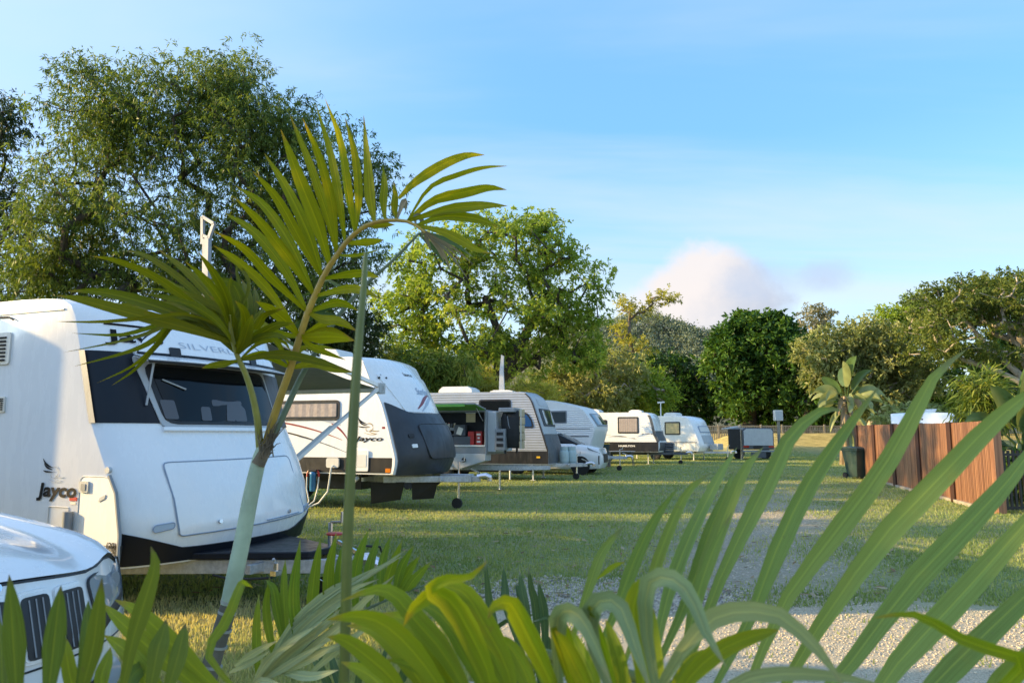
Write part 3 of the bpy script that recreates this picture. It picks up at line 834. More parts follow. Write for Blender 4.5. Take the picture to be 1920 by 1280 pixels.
class Van:
    """a caravan in its own frame: x forward (0 at the nose's side edge), y 0..W across, z up"""
    def __init__(s, name, label, cat, loc, rz, prof, zb, zr, L, W, bow=.25, cr=.09, group=None, body=white, camber=.04, rear=.12):
        s.root = thing(name, label, cat, loc, rz, group)
        s.prof, s.zb, s.zr, s.L, s.W, s.bow, s.cr = prof, zb, zr, L, W, bow, cr
        us = [-math.cos(math.pi * i / 30) for i in range(31)]
        pts = []                                   # (x, z, front bulge share, rear share)
        fine = []
        for (a, xa), (b_, xb) in zip(prof, prof[1:]):
            k = max(1, int((b_ - a) / .12))
            fine += [(a + (b_ - a) * i / k, xa + (xb - xa) * i / k) for i in range(k)]
        fine.append(prof[-1])
        for z, x in fine: pts.append((x, z, 1, 0))
        x0 = fine[-1][1]
        for q in (.15, .5, .85): pts.append((x0 - (L + x0 - .5) * q, zr, 0, 0))
        for z, x in ((zr - .01, -L + .45), (zr - .10, -L + .12), (zr - .3, -L + .02), ((zb + zr) / 2, -L), (zb, -L + rear)): pts.append((x, z, 0, 1))
        rows = []
        for (x, z, bf, rf) in pts:
            row = []
            for u in us:
                b2 = (1 - u * u)
                xx = x + s.bowf(z) * b2 * bf - cr * abs(u) ** 14 * bf - .1 * rf * b2 + cr * abs(u) ** 14 * rf
                zz = z + camber * b2 * (1 if z > zr - .35 else 0) * ((z - zr + .35) / .35 if z <= zr else 1)
                row.append((xx, W / 2 * (1 + u), zz))
            rows.append(row)
        rows.append(rows[0])
        m = MB(); m.grid(rows[:-1]); n = len(us); k = len(rows) - 1
        m.f += [(((k - 1) * n + j), ((k - 1) * n + j + 1), j + 1, j) for j in range(n - 1)]
        m.f.append(tuple(i * n for i in range(k)))
        m.f.append(tuple((k - 1 - i) * n + n - 1 for i in range(k)))
        s.body = m.build('body', body, s.root, 38)
    def bowf(s, z):
        q = min(1, max(0, (s.zr - z) / .45))
        return s.bow * (.35 + .65 * q)
    def F(s, y, z, o=0.0):
        """point on the front; o = offset outwards"""
        u = 2 * y / s.W - 1
        x = interp(s.prof, z) + s.bowf(z) * (1 - u * u) - s.cr * abs(u) ** 14
        e = .02
        sl = (interp(s.prof, z + e) - interp(s.prof, z - e)) / (2 * e)
        du = -2 * u * s.bowf(z) * 2 / s.W - s.cr * 14 * abs(u) ** 13 * math.copysign(1, u) * 2 / s.W
        nv = V((1, -du, -sl)).normalized()
        return V((x, y, z)) + nv * o
    def S(s, x, z, o=0.0):
        return V((x, -o, z))
    def chassis(s, mt=galv, zc=.42, tip=1.35, jock=.85, wheels=(-3.4, -4.3), wr=.36, cover=None, leg=True):
        W = s.W; r = s.root; hc = W / 2
        m = MB()
        m.beam((-s.L + .3, .75, zc), (.0, .75, zc), .06, .14); m.beam((-s.L + .3, W - .75, zc), (.0, W - .75, zc), .06, .14)
        for x in np.arange(-s.L + .6, 0, 1.1): m.beam((x, .3, zc), (x, W - .3, zc), .05, .08)
        m.build('chassis', mt, r)
        m = MB()
        m.beam((-.5, .42, zc), (tip - .22, hc - .06, zc), .06, .12); m.beam((-.5, W - .42, zc), (tip - .22, hc + .06, zc), .06, .12)
        m.beam((tip - .35, hc, zc), (tip - .05, hc, zc), .10, .11); m.beam((tip * .45, .72, zc), (tip * .45, W - .72, zc), .05, .08)
        a = m.build('drawbar', mt, r, bevel=.006)
        m = MB()
        m.tube([(tip - .1, hc, zc + .05), (tip + .08, hc, zc + .07), (tip + .2, hc, zc + .03)], [.05, .055, .045], 8)
        m.beam((tip - .05, hc, zc + .12), (tip - .25, hc, zc + .2), .03, .03); m.tube([(tip + .16, hc, zc - .04), (tip + .16, hc, zc + .04)], .055, 10)
        m.build('coupling', steel, a, 40)
        j = s.jockey(jock, hc + .17, zc)
        for xw in wheels:
            s.wheel(xw, .22, wr); s.wheel(xw, W - .22, wr)
        if leg:
            for (x, y) in ((-.62, .35), (-.62, W - .35), (-s.L + .5, .35), (-s.L + .5, W - .35)):
                m = MB(); m.beam((x, y, zc), (x, y, .03), .05, .05); m.box(x - .08, y - .08, .004, x + .08, y + .08, .03); m.build('corner_leg', offwhite, r)
        return a
    def jockey(s, x, y, zc):
        m = MB(); m.tube([(x, y, .16), (x, y, zc + .1)], .03, 8); m.tube([(x, y, zc + .1), (x, y, zc + .34)], .022, 8)
        m.tube([(x, y, zc + .34), (x + .12, y, zc + .35)], .012, 6); m.tube([(x + .12, y, zc + .35), (x + .12, y, zc + .44)], .014, 6)
        j = m.build('jockey_stand', steel, s.root, 40)
        m = MB(); m.tube([(x - .03, y - .03, .11), (x - .03, y + .03, .11)], .11, 16); m.build('jockey_wheel', rubber, j, 40)
        return j
    def wheel(s, x, y, r, wd=.19):
        m = MB(); m._lathe([(-wd / 2, r * .62), (-wd / 2, r * .9), (-wd * .36, r), (wd * .36, r), (wd / 2, r * .9), (wd / 2, r * .62)], V((x, y, r)), V((0, 1, 0)), 26)
        t_ = m.build('tyre', rubber, s.root, 40)
        m = MB()
        for sg in (-1, 1): m._lathe([(sg * wd * .2, r * .15), (sg * wd * .42, r * .2), (sg * wd * .30, r * .45), (sg * wd * .47, r * .62)], V((x, y, r)), V((0, 1, 0)), 16)
        m.build('rim', steel, t_, 40)
    def window(s, x0, z0, x1, z1, frame=black, pane=glass, r=.06, fw=.05, name='window', cloth=None):
        f = decal(name, rrect(x0 - fw, z0 - fw, x1 + fw, z1 + fw, r + fw * .5), s.S, .018, frame, s.root)
        decal('pane', rrect(x0, z0, x1, z1, r), s.S, .026, pane, f)
        if cloth:
            m = MB(); n = 16; rows = []
            for z in (z0 + .02, z1 - .02):
                rows.append([s.S(x0 + .02 + (x1 - x0 - .04) * i / n, z, .028 + .006 * (i % 2)) for i in range(n + 1)])
            m.grid(rows); m.build('curtain', cloth, f)
        return f
    def clad(s, z0, z1, pitch, mt, cut=None, wy=.012, xr=None, name='ribbed_cladding'):
        """long horizontal ribs of the aluminium skin, near side"""
        m = MB(); z = z0
        while z < z1:
            x1 = interp(s.prof, z + pitch / 2) - .04; x0 = -s.L + .12
            spans = [(x0, x1)]
            m_ = []
            for (a, b_) in spans:
                vs = [s.S(a, z + .004, .002), s.S(b_, z + .004, .002), s.S(b_, z + pitch * .5, wy), s.S(a, z + pitch * .5, wy), s.S(b_, z + pitch * .94, .002), s.S(a, z + pitch * .94, .002)]
                m.add(vs, [(0, 1, 2, 3), (3, 2, 4, 5)])
            z += pitch
        return tag(m.build(name, mt, s.root), kind='stuff')
    def roofbox(s, name, x0, y0, x1, y1, h, mt=offwhite, z=None):
        z = z or s.zr + .02; m = MB()
        m.prism([(x0, y0, z), (x1, y0, z), (x1 - .04, y0 + .04, z + h * .6), (x1 - .2, y0 + .1, z + h), (x0 + .12, y0 + .1, z + h), (x0, y0 + .04, z + h * .5)], (0, y1 - y0, 0))
        return m.build(name, mt, s.root, bevel=.02)

def bird(v, mp, x, z, k, mt, parent, mt2=None):
    """the flying bird emblem: long wing feathers sweeping back, round head, body strokes"""
    grp = None
    def stroke(pts, w_, mt_, nm='emblem_stroke'):
        n = len(pts); lt, rt = [], []
        for i, p in enumerate(pts):
            a = V(pts[max(0, i - 1)]); b_ = V(pts[min(n - 1, i + 1)]); d_ = (b_ - a).normalized(); nn = V((-d_.y, d_.x))
            ww = w_ * math.sin(math.pi * (.08 + .84 * i / (n - 1))) * .5
            lt.append(V(p) + nn * ww); rt.append(V(p) - nn * ww)
        m = MB(); vs = [mp(x + p.x * k, z + p.y * k, .007) for p in lt + rt]
        m.add(vs, [(i, i + 1, n + i + 1, n + i) for i in range(n - 1)])
        return m
    al = MB()
    def curve(a, c_, b_, n=7): return [tuple(V(a) * (1 - t) ** 2 + V(c_) * 2 * t * (1 - t) + V(b_) * t * t) for t in [i / n for i in range(n + 1)]]
    for a, c_, b_, w_ in (((0, 1), (.12, .72), (.62, .62), .09), ((.08, .80), (.2, .58), (.62, .54), .08), ((.05, .5), (.2, .42), (.62, .45), .07)):
        q = stroke(curve(a, c_, b_), w_, mt); al.add(q.v, q.f)
    e = al.build('emblem_wing', mt, parent)
    al = MB()
    for a, c_, b_, w_ in (((.55, .62), (.95, .75), (.98, .42), .05), ((.98, .42), (.95, .2), (.7, .2), .05), ((.7, .2), (.5, .2), (.55, .4), .04), ((.55, .4), (.7, .52), (.8, .42), .04),
                          ((.8, .3), (1.1, .15), (1.4, .25), .05), ((.75, .18), (1.0, .05), (1.25, .08), .04), ((.4, .15), (.8, -.05), (1.25, .05), .03)):
        q = stroke(curve(a, c_, b_), w_, mt); al.add(q.v, q.f)
    al.build('emblem_head', mt2 or mt, parent)
    return e

# ---- the nearest caravan
c1 = Van('caravan', 'large white caravan nearest the camera with open front window shutter and black nose', 'caravan', (-3.123, 6.13, 0), ROW,
         [(.42, -.10), (.70, 0.0), (1.0, -.05), (1.22, -.14), (1.61, -.35), (2.22, -.53), (2.52, -.62), (2.62, -.68), (2.68, -.80), (2.70, -1.0), (2.71, -1.3)],
         .42, 2.71, 7.2, 2.45, bow=.30, cr=.10)
r1 = c1.root
W1 = c1.W
gpatch('nose_skirt', lambda s_, t_: ((y := .012 + (W1 - .024) * s_), .44 + ((.72 - .17 * min(1, min(y / .5, (W1 - y) / .55))) - .44) * t_), c1.F, .014, navy, r1, 24, 4)
m = MB(); m.prism([(-7.0, -.012, .43), (-.02, -.012, .43), (0, -.012, .62), (-7.0, -.012, .50)], (0, .02, 0)); m.build('side_skirt', black, r1)
gpatch('dark_front_band', lambda s_, t_: (.006 + (.62 + .0 * t_ - .006) * s_, 1.60 + .62 * t_), c1.F, .010, navy, r1, 16, 8)
gpatch('dark_front_band', lambda s_, t_: (1.80 + (W1 - 1.80 - .006) * s_, 1.58 + .56 * t_), c1.F, .010, dgrey, r1, 16, 8)  # same band, greyer: its reflection is put into the colour
m = MB(); m.grid([[c1.S(interp(c1.prof, z) - .105, z, .008) for z in np.linspace(1.6, 2.22, 8)], [c1.S(interp(c1.prof, z) - .03, z, .012) for z in np.linspace(1.6, 2.22, 8)]])
m.build('grey_edge_strip', mgrey, r1)
wf = decal('window', rpoly([(.47, 1.55), (2.0, 1.55), (1.86, 2.2), (.30, 2.2)], .06), c1.F, .022, lgrey, r1, 6)
wi = decal('window_seal', rpoly([(.50, 1.585), (1.97, 1.585), (1.83, 2.13), (.38, 2.13)], .10), c1.F, .030, black, wf, 6)
decal('pane', rpoly([(.55, 1.61), (1.93, 1.61), (1.80, 2.10), (.43, 2.10)], .08), c1.F, .034, glass, wi, 6)
# things seen through the glass: a curtain edge, a pillow, a bag
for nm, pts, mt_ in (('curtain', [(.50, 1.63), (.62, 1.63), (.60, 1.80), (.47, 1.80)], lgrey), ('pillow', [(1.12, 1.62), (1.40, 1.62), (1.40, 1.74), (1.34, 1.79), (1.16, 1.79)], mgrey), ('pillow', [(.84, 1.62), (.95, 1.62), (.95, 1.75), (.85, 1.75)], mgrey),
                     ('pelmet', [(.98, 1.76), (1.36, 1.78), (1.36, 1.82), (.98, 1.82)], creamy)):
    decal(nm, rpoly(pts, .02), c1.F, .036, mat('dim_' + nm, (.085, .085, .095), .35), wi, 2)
m = MB(); m.tube([c1.F(.52, 1.98, .045), c1.F(.72, 1.90, .05)], .008, 5); m.build('window_stay', lgrey, wi)
m = MB(); m.box(0, 0, 0, 0, 0, 0) if False else None
gpatch('window_ledge', lambda s_, t_: (.46 + 1.56 * s_, 1.525 + .03 * t_), c1.F, .035, white, r1, 10, 2)
# raised shutter over the window
def dome(s_, t_):
    y = .34 + 1.74 * s_
    top = 2.205 + .33 * math.sin(math.pi * min(1, max(0, s_)) ** .85) ** .62
    return y, 2.205 + (top - 2.205) * t_
sh = gpatch('window_shutter', dome, c1.F, .07, white, r1, 26, 6)
outline('shutter_edge', [dome(i / 30, 1) for i in range(31)], c1.F, .014, .068, navy, sh, False)
outline('shutter_hinge', [(.34 + 1.74 * i / 14, 2.20) for i in range(15)], c1.F, .022, .074, navy, sh, False)
for yy_ in (.66, 1.62):
    decal('hinge_plate', rrect(yy_ - .05, 2.15, yy_ + .05, 2.27, .01), c1.F, .085, black, sh, 2)
rows = []
for t_ in (0, .5, 1):
    rows.append([c1.F(.30 + 1.86 * i / 14, 2.19, .07) + V((.20 * t_, 0, -.055 * t_)) for i in range(15)])
m = MB(); m.grid(rows); m.grid([[V(p) - V((0, 0, .022)) for p in r_] for r_ in rows]); m.grid([rows[-1], [V(p) - V((0, 0, .022)) for p in rows[-1]]])
vz = m.build('shutter_visor', white, sh)
m = MB(); m.tube([V(p) - V((.0, 0, .02)) for p in rows[-1]], .014, 5); m.build('visor_shadow_line', black, vz)  # black tube draws the shadow line along the visor's lower edge
for y_ in (.36, 2.06):
    m = MB(); m.tube([c1.F(y_, 1.75, .03), c1.F(y_, 2.15, .03) + V((.18, 0, 0))], .010, 6); m.build('shutter_strut', lgrey, sh)
# boot hatch in the nose
hb = rpoly([(.42, .655), (2.10, .70), (1.95, 1.28), (.36, 1.26)], .05)
hp = decal('boot_hatch', hb, c1.F, .012, white, r1, 6)
outline('hatch_seal', hb, c1.F, .016, .010, printg, hp)
for y_ in (.78, 1.72):
    m = MB(); m.tube([c1.F(y_, .74, .01), c1.F(y_, .74, .035)], .018, 8); m.build('hatch_lock', steel, hp, 40)
m = MB(); m.tube([c1.F(1.35 + .6 * i / 8, .70 + .012 * i / 8, .016) for i in range(9)], .006, 4); m.build('hatch_step', printg, hp)
for y_ in (.30, 2.2):
    lb = rpoly([(y_ - .085, .70), (y_ + .075, .72), (y_ + .085, .77), (y_ - .075, .755)], .025)
    a = decal('marker_lamp', lb, c1.F, .014, lens, r1, 2); outline('lamp_rim', lb, c1.F, .010, .013, printg, a)
text('lettering', 'Jayco', .15, printk, r1, c1.F, .14, 2.315, .66, shear=.05, bold=.03)
m = MB(); m.tube([c1.F(.16 + .5 * i / 6, 2.47, .008) for i in range(7)], .010, 4); m.build('emblem_line', printk, r1)
text('lettering', 'SILVERLINE', .085, prints, sh, c1.F, .72, 2.275, .92, shear=.0, bold=-.012, off=.075)
text('lettering', 'o', .14, navy, sh, c1.F, .47, 2.29, .11, shear=.0, bold=.02, off=.076)
# near side
vt = decal('fridge_vent', rrect(-2.05, 2.13, -1.50, 2.42, .03), c1.S, .02, offwhite, r1)
m = MB()
for i in range(7): m.box(-2.0, -.034, 2.16 + i * .034, -1.55, -.02, 2.175 + i * .034)
tag(m.build('vent_slats', printk, vt), kind='stuff')
vt = decal('small_vent', rrect(-1.60, 1.70, -1.51, 1.84, .015), c1.S, .018, offwhite, r1)
m = MB()
for i in range(6): m.box(-1.575, -.03, 1.72 + i * .019, -1.53, -.018, 1.729 + i * .019)
tag(m.build('vent_slats', printk, vt), kind='stuff')
vt = decal('lower_vent', rrect(-2.1, .85, -1.62, 1.12, .02), c1.S, .018, offwhite, r1)
m = MB()
for i in range(7): m.box(-2.06, -.03, .88 + i * .03, -1.64, -.018, .893 + i * .03)
tag(m.build('vent_slats', printk, vt), kind='stuff')
bird(c1, c1.S, -.97, 1.10, .20, printk, r1, printg)
text('lettering', 'Jayco', .155, printk, r1, c1.S, -1.02, .985, .48, shear=.12, bold=.035)
db = rpoly([(-.50, .44), (-.035, .44), (.0 - .03, .70), (-.10, 1.03), (-.17, 1.16), (-.50, 1.16)], .06)
dr = decal('side_hatch', db, c1.S, .012, white, r1, 3)
outline('hatch_seal', db, c1.S, .014, .011, offwhite, dr)
m = MB(); q = [(-.17, 1.17), (-.085, 1.03), (-.015, .70), (-.02, .44)]
m.tube([c1.S(a, z, .012) for a, z in q], .016, 6); m.build('edge_trim', mgrey, r1, 40)
lk = decal('hatch_latch', rrect(-.49, 1.03, -.385, 1.12, .012), c1.S, .03, lgrey, dr, 2)
decal('latch_handle', rrect(-.46, 1.045, -.41, 1.10, .008), c1.S, .036, mgrey, lk, 2)
decal('badge', rpoly([(-.27, .955), (-.20, .985), (-.19, 1.02), (-.26, .99)], .012), c1.S, .02, lgrey, dr, 2)
st = decal('warning_sticker', rrect(-.62, .955, -.535, .985, .004), c1.S, .006, red, r1, 2)
decal('sticker_print', rrect(-.605, .925, -.545, .945, .004), c1.S, .005, offwhite, r1, 2)
m = MB(); m.tube([c1.S(-.58, .70, .04), c1.S(-.58, .87, .04)], .04, 12); m.build('water_inlet', mgrey, r1, 40)
outline('locker_seam', rrect(-.86, .60, -.62, .90, .015), c1.S, .010, .004, offwhite, r1)
text('lettering', '(20)', .06, printk, r1, c1.S, -.15, .60, .11, bold=.02, off=.016)
m = MB(); m.tube([c1.S(-.18, 1.215, .0), c1.S(-.18, 1.215, .03)], .026, 12); m.build('door_catch', lgrey, r1, 40)
m = MB(); m.tube([c1.S(-3.0, 2.60, .01), c1.S(-1.55, 2.56, .012), c1.S(-1.48, 2.53, .02)], .008, 5); m.build('cable', black, r1)
m = MB(); m.box(-7.0, -.014, 2.585, -.85, 0, 2.60); m.build('roof_trim', offwhite, r1)
c1.chassis(zc=.36, tip=1.45, jock=1.0, wheels=(-3.7, -4.6), leg=True)
# dark cover plate over the drawbar
m = MB(); m.prism([(-.05, .50, .43), (1.05, W1 / 2 - .20, .43), (1.05, W1 / 2 + .20, .43), (-.05, W1 - .50, .43)], (0, 0, .06)); cv = m.build('drawbar_cover', navy, r1, bevel=.01)
m = MB(); m.tube([(1.18, W1 / 2 - .02, .42), (1.18, W1 / 2 - .02, .62)], .016, 8); hb_ = m.build('handbrake_post', steel, r1, 40)
m = MB(); m.lathe([(.0, .07), (.012, .075), (.02, .06)], (1.18, W1 / 2 - .02, .62), n=18); m.build('hand_wheel', red, hb_, 40)
m = MB(); m.tube([(.42, .56, .33), (.55, .60, .30), (.72, .66, .30), (.90, .73, .31)], .011, 6); m.build('brake_cable', rubber, r1)
m = MB(); m.tube([(.93, .74, .36), (.93, .74, .43)], .022, 8); m.tube([(.93, .74, .43), (.93, .70, .47)], .014, 6); m.box(.90, .70, .33, .96, .78, .37); m.build('tap', steel, r1, 40)
m = MB(); m.tube([(1.3, W1 / 2, .45), (1.42, W1 / 2 + .1, .52), (1.5, W1 / 2 + .22, .5), (1.5, W1 / 2 + .3, .38), (1.35, W1 / 2 + .25, .28)], .010, 6); m.build('trailer_cable', rubber, r1)
m = MB(); m.tube([(1.1, W1 / 2 - .16, .40), (1.13, W1 / 2 - .2, .28), (1.18, W1 / 2 - .16, .24), (1.2, W1 / 2 - .12, .35)], .009, 6); m.build('safety_chain', steel, r1)
c1.roofbox('air_conditioner', -4.2, .7, -3.1, 1.75, .2); c1.roofbox('roof_vent', -2.2, .8, -1.7, 1.3, .09)
# the raised television aerial on its roof
m = MB(); ax, ay = -1.0, 1.75
m.prism([(ax - .025, ay, 2.70), (ax + .055, ay, 2.70), (ax + .01, ay, 3.68), (ax - .085, ay, 3.68)], (0, .05, 0))
an = m.build('aerial_mast', mgrey, r1, bevel=.006)
m = MB()
for p_, q_ in (((-.09, 3.62), (-.11, 3.94)), ((-.11, 3.94), (.06, 3.84)), ((.06, 3.84), (-.01, 3.66)), ((-.09, 3.72), (.0, 3.68))):
    m.beam((ax + p_[0], ay + .02, p_[1]), (ax + q_[0], ay + .02, q_[1]), .035, .035)
m.build('aerial_head', mgrey, an)
# awning rolled out on the far side
A0, A1 = -5.6, -.78
rows = []
for i in range(7):
    t_ = i / 6; rows.append([V((x, W1 + .02 + 2.45 * t_, 2.60 - .42 * t_ - .05 * math.sin(math.pi * t_))) for x in np.linspace(A0, A1, 12)])
m = MB(); m.grid(rows); aw = m.build('awning', awn, r1, 40)
m = MB(); m.tube([(A0 - .1, W1 + 2.5, 2.17), (A1 + .1, W1 + 2.5, 2.17)], .05, 10); m.build('awning_roller', white, aw, 40)
m = MB(); m.tube([(A0 - .05, W1 + .04, 2.62), (A1 + .05, W1 + .04, 2.62)], .05, 10); m.build('awning_case', white, aw, 40)
for x in (A0, A1):
    m = MB(); m.beam((x + .05, W1 + .06, 2.63), (x + .05, W1 + 2.5, 2.21), .05, .05); m.build('awning_rafter', white, aw)
    m = MB(); m.beam((x + .05, W1 + .03, .88), (x + .05, W1 + 1.35, 1.60), .07, .05); m.beam((x + .06, W1 + 1.1, 1.462), (x + .06, W1 + 2.5, 2.20), .045, .04); m.build('awning_arm', white2, aw)
    m = MB(); m.box(x, W1 + 2.42, 2.10, x + .1, W1 + 2.58, 2.26); m.build('awning_end_cap', lgrey, aw, bevel=.01)

# ---- the second caravan
c2 = Van('caravan', 'white caravan with black moulded nose, red and grey side stripes and long window', 'caravan', (-2.215, 14.52, 0), R(-18),
         [(.74, -.02), (.95, .03), (1.07, .02), (1.77, -.18), (2.13, -.30), (2.58, -.56), (2.85, -.68), (2.97, -.74), (3.03, -.83), (3.05, -1.05)],
         .76, 3.05, 7.0, 2.45, bow=.34, cr=.05, group=None)
r2 = c2.root; W2 = c2.W
gpatch('black_nose', lambda s_, t_: ((y := .03 + (W2 - .06) * s_), .72 + (1.92 + .22 * max(0, 1 - y / .5) ** 1.0 + .22 * max(0, 1 - (W2 - y) / .5) - .72) * t_), lambda a, b_, o: c2.F(a, b_, o + .16 * max(0, math.sin(math.pi * min(1, max(0, (b_ - .66) / 1.35)))) * (1 - (2 * a / W2 - 1) ** 4)), .03, nosegrey, r2, 22, 10)
nose = lambda a, b_, o: c2.F(a, b_, o + .03 + .16 * max(0, math.sin(math.pi * min(1, max(0, (b_ - .66) / 1.35)))) * (1 - (2 * a / W2 - 1) ** 4))
bl = rpoly([(.62, 1.02), (1.95, 1.02), (2.05, 1.30), (1.95, 1.68), (.50, 1.68)], .12)
bh = decal('boot_lid', bl, nose, .02, nosegrey, r2, 5); outline('lid_seam', bl, nose, .018, .02, black, bh)
for y_, z_ in ((.32, 1.25), (.3, 1.45)):
    decal('latch', rrect(y_ - .05, z_ - .035, y_ + .05, z_ + .035, .01), nose, .02, white if z_ < 1.3 else black, r2, 2)
wl = rpoly([(.42, 1.95), (2.05, 1.95), (2.25, 2.70), (.12, 2.70)], .06)
uh = decal('stone_shield', wl, c2.F, .025, white, r2, 5)
outline('shield_seam', [(.2, 2.68), (2.2, 2.68)], c2.F, .014, .03, printk, uh, False)
text('lettering', 'Jayco', .10, printk, uh, c2.F, .95, 2.72, .40, bold=.01)
text('lettering', 'Sterling', .20, printg, uh, c2.F, 1.0, 2.32, .62, shear=.25, bold=.006, off=.032)
for k_, mt_ in ((0, printr), (.14, prints)):
    m = MB(); rows = [[], []]
    for i in range(9):
        t_ = i / 8; y_ = .78 + k_ + .75 * t_; zz_ = 2.02 + .30 * math.sin(t_ * 1.7) - k_ * .3
        rows[0].append(c2.F(y_, zz_, .03)); rows[1].append(c2.F(y_ + .04, zz_ - .05 * math.sin(math.pi * t_) - .004, .03))
    m.grid(rows); m.build('shield_stripe', mt_, uh)
for y_ in (.15, .3, 2.1): 
    m = MB(); m.tube([c2.F(y_, 2.62, 0), c2.F(y_, 2.62, .04)], .02, 8); m.build('shield_clip', black, uh)
m = MB(); rows = []
zs_ = np.linspace(.76, 2.95, 16)
m.grid([[c2.S(interp(c2.prof, z) - .11, z, .012) for z in zs_], [c2.S(interp(c2.prof, z) - .055, z, .016) for z in zs_]]); m.build('corner_trim', white, r2)
m = MB(); m.box(-6.9, -.012, .77, -.08, .02, 1.06); m.build('side_skirt', black, r2)
c2.window(-2.75, 1.84, -1.32, 2.14, frame=black, pane=glassg, cloth=curtain)
m = MB(); m.box(-6.8, -.014, 2.58, -.66, 0, 2.60); m.build('side_trim', offwhite, r2)
def stripe(v, pts, w_, mt_):
    m = MB(); n = 12; rows = [[], []]
    a, c_, b_ = map(V, pts)
    for i in range(n + 1):
        t_ = i / n; p = a * (1 - t_) ** 2 + c_ * 2 * t_ * (1 - t_) + b_ * t_ * t_
        ww = w_ * (.15 + .85 * math.sin(math.pi * (.1 + .85 * t_)))
        rows[0].append(v.S(p.x, p.y + ww / 2, .004)); rows[1].append(v.S(p.x, p.y - ww / 2, .004))
    m.grid(rows); m.build('side_stripe', mt_, v.root)
stripe(c2, ((-3.2, 1.80), (-2.2, 1.76), (-1.2, 1.40)), .035, printr)
stripe(c2, ((-1.45, 1.72), (-1.2, 1.62), (-1.05, 1.36)), .05, printr)
stripe(c2, ((-3.2, 1.66), (-2.2, 1.55), (-1.1, 1.16)), .03, printk)
stripe(c2, ((-2.2, 1.46), (-1.6, 1.36), (-1.0, 1.12)), .02, printg)
stripe(c2, ((-1.7, 1.80), (-1.5, 1.78), (-1.25, 1.69)), .06, prints)
bird(c2, c2.S, -.86, 1.50, .34, printk, r2, goldp)
decal('badge', rrect(-.33, 1.62, -.25, 1.66, .01), c2.S, .006, printr, r2, 2)
text('lettering', 'Jayco', .125, printk, r2, c2.S, -.94, 1.385, .64, shear=.3, bold=.025)
lo = decal('gas_locker', rrect(-1.0, .80, -.60, 1.20, .03), c2.S, .03, white, r2); decal('locker_panel', rrect(-.88, .88, -.64, 1.12, .02), c2.S, .036, white2, lo, 2)
pi_ = decal('power_inlet', rrect(-1.52, .86, -1.24, 1.05, .04), c2.S, .05, offwhite, r2)
m = MB(); m.tube([c2.S(-1.36, .90, .05), c2.S(-1.36, .86, .12), c2.S(-1.39, .60, .12), c2.S(-1.42, .40, .12), c2.S(-1.60, .18, .14), c2.S(-1.9, .06, .2), c2.S(-2.2, .02, .5)], .018, 8); m.build('power_lead', hose, pi_, 40)
decal('side_marker', rrect(-.23, .78, -.12, .86, .008), c2.S, .02, orange, r2, 2)
c2.chassis(zc=.62, tip=1.30, jock=.72, wheels=(-3.6, -4.5), wr=.38, leg=False)
m = MB(); m.box(.42, W2 / 2 - .11, .55, 1.08, W2 / 2 + .11, .71); m.build('drawbar_plate', galv, r2, bevel=.01)
for i, (x0_, x1_) in enumerate(((-.74, -.1), (-.08, .40))):
    m = MB(); m.prism([(x0_, .35 + .5 * i, .57), (x1_, .55 + .5 * i, .57), (x1_ - .1, .58 + .5 * i, .22), (x0_, .38 + .5 * i, .14 + .06 * i)], (0, .02, 0)); m.build('mud_flap', black, r2)
m = MB(); m.tube([(-.9, .1, .66), (-.9, -.02, .62)], .045, 10); m.build('waste_outlet', lgrey, r2, 40)
for x0_, x1_ in ((-5.6, -4.95), (-2.9, -1.0)):  # dark boxes added under the floor to deepen the shade there
    m = MB(); m.box(x0_, .45, .41, x1_, W2 - .45, .74); m.build('underfloor_shade_box', black, r2, bevel=.02)
# tilted roof hatch
m = MB(); m.prism([(-2.2, .7, 3.06), (-1.65, .7, 3.06), (-1.82, .7, 3.30), (-2.08, .7, 3.36), (-2.2, .7, 3.2)], (0, .7, 0)); m.build('roof_hatch', offwhite, r2, bevel=.03)
c2.roofbox('air_conditioner', -4.6, .7, -3.5, 1.75, .24)
# the water filter hanging beside it
wfz = c2.root.matrix_basis @ V((0, 0, 0))
M2 = Matrix.Translation((-2.215, 14.52, 0)) @ Matrix.Rotation(R(-18), 4, 'Z')
fl = thing('water_filter', 'blue water filter canister with white hoses hanging on the side of the second caravan', 'water filter', M2 @ V((-1.78, -.09, .40)), R(-15))
m = MB(); m.lathe([(0, .05), (.02, .06), (.30, .06), (.31, .066), (.36, .066), (.38, .05)], (0, 0, 0), n=16); m.build('canister', blue, fl, 40)
m = MB(); m.box(-.09, -.05, .38, .09, .09, .42); m.build('filter_head', black, fl, bevel=.01)
for sx in (-1, 1):
    m = MB(); m.tube([(sx * .09, 0, .40), (sx * .12, 0, .36), (sx * .13, 0, .28)], .02, 8); f_ = m.build('fitting', red, fl, 40)
    m = MB(); m.tube([(sx * .13, 0, .28), (sx * .12 , -.02, .05), (sx * .06 + .02, -.06, -.18), (.0 - .05, -.12, -.30), (-.25, -.25, -.375), (-.6, -.5, -.385)], .014, 8); m.build('hose', hose, fl, 40)

